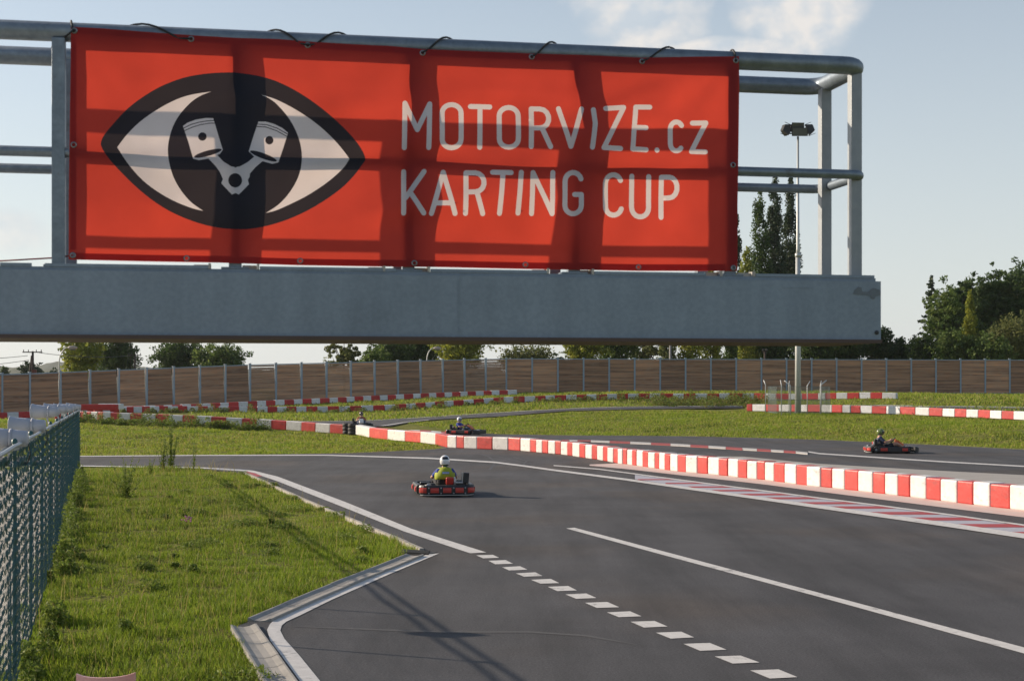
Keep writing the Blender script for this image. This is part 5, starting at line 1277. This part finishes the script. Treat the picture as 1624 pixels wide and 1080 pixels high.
    m = MB(); m.bbox((.86, 0, .268), (.14, .24, .008), .003, Matrix.Rotation(R(10), 3, 'Y')); build('nose_sticker', m, k_wht, t)
    m = MB(); m.tube([(.60, 0, .12), (.16, 0, .50)], .014, 8); build('steering_column', m, k_met, t)
    sw = MB(); ax = Vector((-.44, 0, .38)).normalized(); qq = ax.to_track_quat('Z', 'Y').to_matrix(); c = Vector((.15, 0, .51))
    sw.tube([tuple(c + qq @ Vector((.135 * math.cos(a), .135 * math.sin(a), 0))) for a in [2 * math.pi * k / 20 for k in range(21)]], .016, 8, caps=False)
    for a in (0, 2.09, 4.19): sw.tube([tuple(c), tuple(c + qq @ Vector((.13 * math.cos(a), .13 * math.sin(a), 0)))], .010, 6)
    build('steering_wheel', sw, k_dark, t)
    m = MB()
    for s_ in (-1, 1): m.tube([(.62, .20 * s_, .10), (.72, .20 * s_, .26)], .012, 6); m.box((.735, .20 * s_, .25), (.02, .09, .07))
    build('pedals', m, k_met, t)
    return t
skin = mat('skin', (.50, .28, .19), .55, noise=12, col2=(.44, .23, .15), fac=.4)
def skinned(name, joints, bones, mats, parent, sub=1, root=0):
    me = bpy.data.meshes.new(name); me.from_pydata([j[0] for j in joints], bones, []); o = link(name, me, parent)
    for m_ in (mats if isinstance(mats, list) else [mats]): me.materials.append(m_)
    o.modifiers.new('skin', 'SKIN'); 
    for i, j in enumerate(joints):
        r_ = j[1]; me.skin_vertices[0].data[i].radius = (r_, r_) if not isinstance(r_, tuple) else r_
        me.skin_vertices[0].data[i].use_root = (i == root)
    s_ = o.modifiers.new('sub', 'SUBSURF'); s_.levels = sub; s_.render_levels = sub
    o.modifiers['skin'].use_smooth_shade = True
    return o
def make_driver(label, loc, rz, shirt, helmet, helmet_dark, legs, bare_legs=False, bare_arms=True, vest=None, turn=0, lean=0):
    t = thing('person', label, 'person', loc, rz, 'drivers seated in the karts')
    J = []; B = []
    def j(p, r, par=None):
        J.append((p, r));
        if par is not None: B.append((par, len(J) - 1))
        return len(J) - 1
    LY = lean
    pel = j((-.20, 0, .20), .135); wst = j((-.28, LY * .3, .34), .125, pel); chs = j((-.36, LY * .7, .50), .150, wst); col_ = j((-.385, LY, .625), .095, chs); nck = j((-.37, LY, .70), .055, col_); hd = j((-.35, LY, .80), .085, nck); j((-.345, LY, .88), .075, hd)
    hands = []
    for s_ in (-1, 1):
        sh = j((-.375, LY + .165 * s_, .595), .062, col_); el_ = j((-.15, .31 * s_ + LY * .5, .42), .044, sh); wr = j((.06, .19 * s_, .50), .030, el_); pa = j((.115, .150 * s_, .535), .034, wr); hands.append((pa, s_))
        hp = j((-.12, .10 * s_, .20), .098, pel); kn = j((.28, .20 * s_, .40), .066, hp); an = j((.62, .19 * s_, .17), .042, kn); j((.66, .19 * s_, .13), .046, an); j((.72, .19 * s_, .24), .032, len(J) - 1)
    for pa, s_ in hands:
        b = Vector(J[pa][0])
        for q in range(4):
            f0 = j(tuple(b + Vector((.040, -.010 * s_ + .0, .020 - .019 * q + .012))), .0088, pa); L_ = (.030, .034, .032, .025)[q]
            f1 = j(tuple(Vector(J[f0][0]) + Vector((L_ * .8, -L_ * .5 * s_, 0))), .0082, f0); j(tuple(Vector(J[f1][0]) + Vector((-L_ * .2, -L_ * .8 * s_, -.003))), .0074, f1)
        th = j(tuple(b + Vector((-.005, -.028 * s_, .030))), .0100, pa); j(tuple(Vector(J[th][0]) + Vector((.016, -.020 * s_, .012))), .009, th)
    skinned('body', J, B, skin, t, 2)
    # shirt
    S_ = []; SB = []
    def k(p, r, par=None):
        S_.append((p, r))
        if par is not None: SB.append((par, len(S_) - 1))
        return len(S_) - 1
    a = k((-.20, 0, .24), .142); b = k((-.285, LY * .3, .35), .142, a); c = k((-.365, LY * .7, .50), .168, b); d = k((-.385, LY, .625), .112, c); e = k((-.376, LY, .668), .072, d)
    for s_ in (-1, 1):
        u = k((-.372, LY + .168 * s_, .596), .078, d); v = k((-.25, .245 * s_ + LY * .7, .502), .064, u)
        if not bare_arms: w_ = k((-.14, .31 * s_ + LY * .5, .425), .052, v); k((.04, .20 * s_, .497), .038, w_)
        else: k((-.20, .28 * s_ + LY * .6, .462), .056, v)
    skinned('shirt', S_, SB, shirt, t, 2)
    T_ = [((-.20, 0, .20), .150)]; TB = []
    for s_ in (-1, 1):
        n0 = len(T_); T_.append(((-.11, .10 * s_, .205), .108)); T_.append(((.10, .155 * s_, .31), .088)); TB += [(0, n0), (n0, n0 + 1)]
        if bare_legs: T_.append(((.19, .18 * s_, .355), .084)); TB.append((n0 + 1, n0 + 2))
        else:
            T_.append(((.285, .20 * s_, .405), .077)); T_.append(((.60, .19 * s_, .185), .054)); TB += [(n0 + 1, n0 + 2), (n0 + 2, n0 + 3)]
    skinned('trousers' if not bare_legs else 'shorts', T_, TB, legs, t, 2)
    for s_ in (-1, 1):
        skinned('shoe', [((.635, .19 * s_, .115), .052), ((.67, .19 * s_, .17), .050), ((.735, .19 * s_, .265), .036)], [(0, 1), (1, 2)], mat('shoe_pale', (.42, .42, .44), .6), t, 1)
    # helmet with shell, visor, chin bar
    H_ = link('helmet', None, None); bpy.data.objects.remove(H_)
    rotz = Matrix.Rotation(turn, 3, 'Z'); hc = Vector((-.345, LY, .845))
    m = MB(); n1, n2 = 24, 14; pv = []
    for i in range(n2 + 1):
        th = math.pi * .80 * i / n2
        for q in range(n1):
            ph = 2 * math.pi * q / n1; x, y, z = math.sin(th) * math.cos(ph), math.sin(th) * math.sin(ph), math.cos(th)
            k1 = 1 + (.16 * max(0, x) * max(0, -z + .25)); pv.append(tuple(hc + rotz @ Vector((x * .155 * k1, y * .128, z * .148))))
    m.v = pv
    for i in range(n2):
        for q in range(n1):
            q2 = (q + 1) % n1; fx = math.cos(2 * math.pi * (q + .5) / n1); zc = math.cos(math.pi * .80 * (i + .5) / n2); bk = -fx
            dark = (fx > .25 and -.30 < zc < .36) or (bk > .72 and .32 < zc < .80) or (bk > .2 and abs(zc - .48) < .12 and abs(math.sin(2 * math.pi * (q + .5) / n1)) < .75) or zc < -.62
            m.f.append([i * n1 + q, (i + 1) * n1 + q, (i + 1) * n1 + q2, i * n1 + q2]); m.mi.append(1 if dark else 0); m.sm.append(True)
    hm_ = link('helmet', m.mesh('helmet', [helmet, helmet_dark]), t); so = hm_.modifiers.new('thick', 'SOLIDIFY'); so.thickness = .02
    m = MB(); vv = []
    for zz_ in (-.045, 0, .045):
        for q in range(11):
            ph = R(-72 + 144 * q / 10); rr = .162 * math.sqrt(max(.1, 1 - (zz_ / .148) ** 2)); vv.append(tuple(hc + rotz @ Vector((rr * math.cos(ph) * 1.02, rr * math.sin(ph) * .84, zz_))))
    m.add(vv, [(a * 11 + b, a * 11 + b + 1, (a + 1) * 11 + b + 1, (a + 1) * 11 + b) for a in range(2) for b in range(10)], smooth=True)
    build('visor', m, mat('visor_tint', (.02, .02, .025), .12, spec=.8), t)
    skinned('neck_warmer', [((-.378, LY, .655), .078), ((-.368, LY, .715), .078), ((-.36, LY, .755), .080)], [(0, 1), (1, 2)], mat('teal_scarf', (.03, .10, .11), .8), t, 1)
    if vest:
        m = MB(); vv = []
        for (x, z, hw, dx) in ((-.455, .705, .12, 0), (-.515, .675, .20, 0), (-.560, .60, .245, 0), (-.575, .50, .262, 0), (-.565, .43, .255, 0), (-.54, .40, .235, 0)):
            for q in range(9):
                u = q / 8 * 2 - 1; vv.append((x + .20 * abs(u) ** 2.2, LY * .8 + u * hw, z - .02 * u * u))
        m.v = vv
        for a in range(5):
            for q in range(8): m.f.append([a * 9 + q, a * 9 + q + 1, (a + 1) * 9 + q + 1, (a + 1) * 9 + q]); m.mi.append(0); m.sm.append(True)
        vo = build('vest', m, vest, t); so = vo.modifiers.new('thick', 'SOLIDIFY'); so.thickness = .015
        # pale blue patch with an illegible row of letters across the shoulders
        m = MB(); m.bbox((-.585, LY * .8, .565), (.012, .17, .05), .004, Matrix.Rotation(R(14), 3, 'Y')); pt_ = build('back_patch', m, mat('patch_blue', (.10, .20, .55), .6), vo)
        m = MB()
        for q, yy in enumerate((-.058, -.028, 0, .030, .060)): m.box((-.5945, LY * .8 + yy, .565), (.003, .018, .026), Matrix.Rotation(R(14), 3, 'Y'))
        build('patch_print', m, mat('patch_white', (.62, .64, .62), .6), pt_) if False else build('patch_print', m, mat('patch_white', (.62, .64, .62), .6), vo)
    return t
sh_blue = mat('blue_cloth', (.03, .06, .36), .8, noise=14, fac=.5); vest_y = mat('yellow_green_vest', (.34, .38, .02), .75, noise=10, col2=(.27, .31, .02), fac=.5)
sh_navy = mat('navy_cloth', (.02, .035, .10), .85, noise=14, fac=.5); sh_red = mat('orange_red_cloth', (.32, .06, .035), .8, noise=10, col2=(.36, .14, .06), fac=.5)
hel_w = mat('helmet_white', (.72, .72, .73), .2, coat=.5); hel_b = mat('helmet_black', (.02, .02, .024), .2, coat=.5); hel_g = mat('helmet_green', (.09, .13, .03), .3, coat=.3, noise=14, col2=(.30, .38, .12), fac=.3); hel_d = mat('helmet_dark_red', (.10, .04, .05), .25, coat=.3)
trs = mat('dark_trousers', (.02, .022, .03), .85); jean = mat('jeans', (.05, .07, .12), .85)
def gpt(x, y): p = G(x, y); return (p[0], p[1], .004)
K1 = gpt(703, 783.5)
make_kart('red and black kart seen from behind under the driver in a yellow vest', K1, R(99))
make_driver('driver in white helmet, blue sleeves and yellow-green vest, seen from behind in the nearest kart', K1, R(99), sh_blue, hel_w, hel_b, trs, vest=vest_y, lean=.0)
K2 = gpt(737, 689.0)
make_kart('kart heading right just beyond the barrier, its driver in white helmet and blue shirt', K2, R(-28))
make_driver('driver leaning forward in white helmet and blue shirt beyond the barrier', K2, R(-28), sh_blue, hel_w, hel_b, jean, turn=R(-10))
K3 = gpt(1410, 718.0)
make_kart('kart speeding right on the far lane at the right, its driver in a green helmet', K3, R(-6))
make_driver('driver in dark green helmet, navy t-shirt and shorts on the right-hand kart', K3, R(-6), sh_navy, hel_g, hel_b, trs, bare_legs=True)
d_ = 91.0; X_0 = (573 - CX) / F * d_; K0 = (X_0, d_, h1(X_0, d_) + .035)
make_kart('kart coming towards the viewer behind the black tyre stack', K0, R(-84), accent=mat('kart_dark_accent', (.06, .05, .05), .4))
make_driver('driver in orange-red top and dark helmet facing the viewer behind the tyre stack', K0, R(-84), sh_red, hel_d, hel_w, jean)

# ------------------------------------------------------------------ lawns, weeds
gmats = [mat('blade_a', (.165, .245, .021), .6, spec=.25, trans=.45), mat('blade_b', (.225, .300, .030), .6, spec=.25, trans=.45), mat('blade_c', (.31, .35, .048), .6, spec=.25, trans=.45), mat('blade_dry', (.36, .30, .10), .7, spec=.2, trans=.35), mat('blade_dark', (.10, .15, .018), .6, spec=.2, trans=.4)]
lawn_px = [(388, 751), (476, 791.5), (546, 821.5), (617, 851.8), (664, 873.5), (650, 876.5), (405, 977.5), (372, 991), (414, 1080), (470, 1250)]
lawn = [G(*p)[:2] for p in lawn_px] + [(-2.2, 8.5), (FX(8.5) - .25, 8.5), (FX(42) - .35, 42), (G(100, 743)[0] - 3.0, G(100, 743)[1])] + [G(*p)[:2] for p in ((130, 738.5), (200, 739.5), (300, 742.6), (350, 745.5))]
def patch_noise(x, y, s_, seed):
    rg = np.random.default_rng(seed); out = np.zeros_like(x)
    for q in range(7):
        a = rg.random() * 6.28; f_ = s_ * rg.uniform(.6, 2.2); out += np.sin((x * math.cos(a) + y * math.sin(a)) * f_ + rg.random() * 6.28)
    return out / 7
def blades(name, poly, count, h0_, h1_, wid, ymin, ymax, pow_=1.0, zfun=None, mixp=(.34, .31, .14, .06, .15), lean=.5, seed=1, z0=-.03):
    rg = np.random.default_rng(seed); xs_ = [p[0] for p in poly]; pts_ = []
    tot = 0; X = []; Y = []
    while tot < count:
        n = count * 2; x = rg.uniform(min(xs_), max(xs_), n); u = rg.random(n)
        # denser where near the viewer
        y = ymin * (ymax / ymin) ** u if pow_ >= 2 else (ymin + (ymax - ymin) * u ** 1.35 if pow_ == 1.0 else ymin + (ymax - ymin) * u)
        k = in_poly(x, y, poly); X.append(x[k]); Y.append(y[k]); tot += k.sum()
        if k.sum() == 0: break
    X = np.concatenate(X)[:count]; Y = np.concatenate(Y)[:count]; n = len(X)
    pn = patch_noise(X, Y, 1.1, seed + 5); pn2 = patch_noise(X, Y, .45, seed + 9); pn3 = patch_noise(X, Y, 4.5, seed + 11)
    keep = rg.random(n) < np.clip(.78 + 1.2 * pn3 + .4 * pn, .18, 1); X, Y, pn, pn2, pn3 = X[keep], Y[keep], pn[keep], pn2[keep], pn3[keep]; n = len(X)
    Z = (H(X, Y) if zfun is None else zfun(X, Y)) + z0
    hgt = (h0_ + (h1_ - h0_) * rg.random(n) ** 1.7) * np.clip(1 + 1.5 * pn + .9 * pn3, .45, 2.0); w_ = wid * rg.uniform(.6, 1.3, n) * (1 + Y / 60)
    a = rg.random(n) * 6.283; ld = rg.random(n) * 6.283; ln = hgt * rg.uniform(.1, lean, n) * 1.3
    dx, dy = np.cos(a) * w_ / 2, np.sin(a) * w_ / 2; lx, ly = np.cos(ld) * ln, np.sin(ld) * ln
    P0 = np.stack([X - dx, Y - dy, Z], 1); P1 = np.stack([X + dx, Y + dy, Z], 1)
    P2 = np.stack([X + dx * .7 + lx * .35, Y + dy * .7 + ly * .35, Z + hgt * .6], 1); P3 = np.stack([X - dx * .7 + lx * .35, Y - dy * .7 + ly * .35, Z + hgt * .6], 1); P4 = np.stack([X + lx, Y + ly, Z + hgt], 1)
    Vv = np.stack([P0, P1, P2, P3, P4], 1).reshape(-1, 3); b = np.arange(n)[:, None] * 5
    Ft = np.concatenate([b + np.array([0, 1, 2]), b + np.array([0, 2, 3]), b + np.array([3, 2, 4])], 0)
    cp = np.cumsum(mixp); r_ = np.clip(rg.random(n) + pn2 * .6 + pn * .35, 0, .999); mi = np.digitize(r_, cp[:-1]); mi = np.tile(mi, 3)
    if ymin > 50: Ft = b + np.array([0, 1, 4]); mi = mi[:n]
    o = link(name, np_mesh(name, Vv, Ft, gmats, mi), None); tag(o, kind='stuff'); return o
g = blades('lawn_grass', lawn, 260000, .03, .095, .0072, 8.5, 52, pow_=2, zfun=lambda x, y: np.zeros_like(x), seed=3)
tag(g, 'uneven green grass of the lawn between the wire fence and the asphalt', 'grass')
isl = [hit(*p)[:2] for p in [(640, 671), (700, 667), (800, 662), (850, 657.5), (900, 653.5), (1000, 651), (1178, 649), (1184, 653.5), (1404, 657), (1624, 667), (1720, 672)]] + [G(*p)[:2] for p in [(1720, 719), (1624, 712), (1500, 705.7), (1400, 701), (1300, 696.6), (1200, 693.6), (1100, 691.2), (1000, 690), (900, 689.6), (790, 687.6), (700, 682), (640, 676)]]
g = blades('dry_stems', lawn, 2600, .12, .34, .006, 14, 48, pow_=0, zfun=lambda x, y: np.zeros_like(x), mixp=(0, 0, 0, 1, 0), seed=23); tag(g, 'thin dry seed stems sticking up from the lawn', 'grass')
midgreen = (.20, .30, .28, .14, .08)
g = blades('mound_grass', isl, 120000, .05, .12, .022, 60, 112, pow_=0, mixp=midgreen, seed=11, lean=.8); tag(g, 'mown grass mound beyond the barrier in front of the floodlight mast', 'grass')
lef = [G(*p)[:2] for p in [(-60, 724.5), (130, 723), (300, 721.5), (430, 719.8), (560, 717.8), (690, 711), (700, 709)]] + [((x - CX) / F * d, d) for x, d in ((690, 67.6), (641, 71), (600, 75), (559, 81), (470, 84.3), (407, 85.5), (280, 87), (163, 88.5), (60, 90), (-60, 92))]
g = blades('bank_grass', lef, 90000, .05, .12, .020, 54, 93, pow_=0, mixp=(.14, .28, .32, .20, .06), seed=13, lean=.9); tag(g, 'dry short grass bank below the weedy barrier on the left', 'grass')
fars = [((x - CX) / F * d, d) for x, d in ((300, 112), (480, 104), (600, 104), (720, 108), (860, 116), (1000, 122), (1178, 126), (1404, 107), (1660, 96), (1760, 120), (1760, 172), (1400, 171), (805, 166), (620, 155), (401, 145), (300, 138))]
g = blades('far_grass', fars, 110000, .08, .20, .032, 95, 172, pow_=0, mixp=(.18, .28, .30, .17, .07), seed=17, lean=.8); tag(g, 'far grass strips between the back lane and the timber wall', 'grass')

# leafy weeds
wm = [mat('weed_a', (.17, .25, .032), .7, trans=.4, noise=6), mat('weed_b', (.25, .31, .055), .7, trans=.4, noise=6), mat('weed_dark', (.10, .145, .03), .75, trans=.35, noise=6), mat('weed_rust', (.20, .13, .05), .8, trans=.3, noise=6)]
def weed_mass(name, centres, per, size, label, mixp=(.4, .3, .2, .1), seed=1):
    """centres: (x, y, z, radius, height)"""
    rg = np.random.default_rng(seed); Vv = []; mi = []
    C = np.array(centres); k = rg.integers(0, len(C), per); c = C[k]
    a = rg.random(per) * 6.283; r_ = np.sqrt(rg.random(per)) * c[:, 3]; u = rg.random(per) ** 1.5
    x = c[:, 0] + np.cos(a) * r_ * (1 - .5 * u); y = c[:, 1] + np.sin(a) * r_ * (1 - .5 * u); z = c[:, 2] + u * c[:, 4]
    s_ = size * rg.uniform(.5, 1.4, per); d1 = rg.normal(size=(per, 3)) * np.array([1, 1, 1.1]); d1 /= np.linalg.norm(d1, axis=1)[:, None]; d2 = np.cross(d1, rg.normal(size=(per, 3))); d2 /= np.linalg.norm(d2, axis=1)[:, None]
    c3 = np.stack([x, y, z], 1); Vv = np.stack([c3 - d1 * s_[:, None], c3 - d2 * s_[:, None] * .38, c3 + d1 * s_[:, None], c3 + d2 * s_[:, None] * .38], 1).reshape(-1, 3)
    mi = np.digitize(rg.random(per), np.cumsum(mixp)[:-1]); o = link(name, np_mesh(name, Vv, np.arange(per * 4).reshape(-1, 4), wm, mi)); return tag(o, label, 'weeds', kind='stuff')
rg = np.random.default_rng(4)
cs = []
for q in range(150):
    x = rg.uniform(115, 425); d = np.interp(x, [126, 163, 280, 407], [88.3, 87.3, 85.8, 84.4]) - rg.uniform(0, 2.6) * (1 if x < 330 else .5); X = (x - CX) / F * d; cs.append((X, d, h1(X, d), rg.uniform(.2, .5), rg.choice([.15, .3, .45, .7], p=[.35, .35, .2, .1])))
weed_mass('barrier_weeds', cs, 26000, .055, 'ragged green weeds growing along the foot of the left barrier', seed=5)
cs = []
for q in range(120):
    x = rg.uniform(180, 1200); d = float(np.interp(x, [p[0] for p in d3], [p[2] for p in d3])) - rg.uniform(.3, 2.5); X = (x - CX) / F * d; cs.append((X, d, h1(X, d), rg.uniform(.2, .6), rg.choice([.25, .4, .8], p=[.5, .3, .2]) * (1.3 if x > 1040 else 1)))
for q in range(60):
    x = rg.uniform(1030, 1225); d = rg.uniform(122, 128); X = (x - CX) / F * d; cs.append((X, d, h1(X, d), rg.uniform(.4, .8), rg.uniform(.4, 1.0)))
weed_mass('far_weeds', cs, 26000, .075, 'tall rusty weeds half covering the longest far barrier', mixp=(.3, .25, .2, .25), seed=6)
cs = []
for q in range(70):
    d = rg.uniform(10, 42); cs.append((FX(d) + rg.uniform(.02, .28), d, 0, rg.uniform(.08, .22), rg.uniform(.10, .38) * (1.7 if d > 24 else 1)))
weed_mass('fence_weeds', cs, 26000, .030, 'leafy weeds climbing the foot of the wire fence', mixp=(.4, .5, .1, 0), seed=8)
cs = []
for q in range(130):
    x, y = rg.uniform(-9, 0), rg.uniform(13, 46)
    if in_poly(np.array([x]), np.array([y]), lawn)[0]: cs.append((x, y, 0, rg.uniform(.08, .40), rg.uniform(.05, .13)))
weed_mass('lawn_weeds', cs, 15000, .026, 'low broad-leaved weeds scattered through the lawn', mixp=(.4, .5, .1, 0), seed=9)
def stalk(px, py, h, label, n=5, spread=.12, leaf=.05, flower=None, seed=0):
    """upright weed with narrow leaves on several stems"""
    rg = np.random.default_rng(seed); g_ = G(px, py); t = thing('weed_plant', label, 'weed', g_)
    st = MB(); lv = MB()
    for q in range(n):
        a = rg.random() * 6.28; dx, dy = math.cos(a) * spread * rg.random(), math.sin(a) * spread * rg.random(); hh = h * rg.uniform(.55, 1)
        pth = [Vector((dx * .2, dy * .2, 0)), Vector((dx * .6, dy * .6, hh * .5)), Vector((dx * 1.3, dy * 1.3, hh))]; st.tube(pth, [.006, .005, .002], 4)
        for r_ in range(int(hh / .018)):
            u = rg.random() ** .8; c = pth[0].lerp(pth[1], u * 2) if u < .5 else pth[1].lerp(pth[2], u * 2 - 1); b = rg.random() * 6.28; L_ = leaf * rg.uniform(.6, 1.5) * (1.2 - u * .7); d = Vector((math.cos(b), math.sin(b), rg.uniform(.1, .9))) * L_; s_ = Vector((-math.sin(b), math.cos(b), 0)) * L_ * .22
            lv.add([c, c + d * .5 + s_, c + d, c + d * .5 - s_], [(0, 1, 2, 3)], int(rg.random() < .4))
    build('stem', st, wm[0], t); lo = lv.mesh('leaves', [wm[0], wm[1]]); link('leaves', lo, t)
    if flower:
        m = MB()
        for q in range(12): m.ball(tuple(Vector((rg.normal() * .05, rg.normal() * .03, h + rg.normal() * .035))), .018, 6)
        build('flower_head', m, mat('pink_flower', flower, .8), t)
stalk(271, 742, 1.75, 'tallest grassy weed standing at the far edge of the lawn', 9, .30, .10, seed=1)
stalk(258, 745, 1.3, 'bushy weed just left of the tallest one at the lawn edge', 8, .25, .09, seed=7)
stalk(307, 745, 1.05, 'single upright weed right of the tallest one at the lawn edge', 4, .10, .08, seed=2)
stalk(200, 790, 1.0, 'leafy weed clump in the back left of the lawn', 14, .45, .09, seed=3)
stalk(238, 752, .6, 'short weed clump left at the far lawn edge', 6, .2, .07, seed=4)
stalk(545, 822, .22, 'small weed sprouting at the lawn edging halfway to the drain', 5, .08, .05, seed=5)
stalk(577, 835, .14, 'tiny weed at the lawn edging nearer the drain', 4, .06, .04, seed=6)
stalk(296, 840, .20, 'thistle with pink flowers in the middle of the lawn', 6, .10, .05, (.50, .18, .34), seed=8)

# ------------------------------------------------------------------ air
hz_m = bpy.data.materials.new('haze'); hz_m.use_nodes = True; n = hz_m.node_tree.nodes; n.clear()
pv = n.new('ShaderNodeVolumePrincipled'); pv.inputs['Color'].default_value = (.86, .92, 1.0, 1); pv.inputs['Density'].default_value = .00006; pv.inputs['Anisotropy'].default_value = .3
ou = n.new('ShaderNodeOutputMaterial'); hz_m.node_tree.links.new(pv.outputs[0], ou.inputs['Volume'])
m = MB(); m.box((0, 1800, 58), (9000, 4600, 124)); tag(build('haze', m, hz_m), kind='stuff')
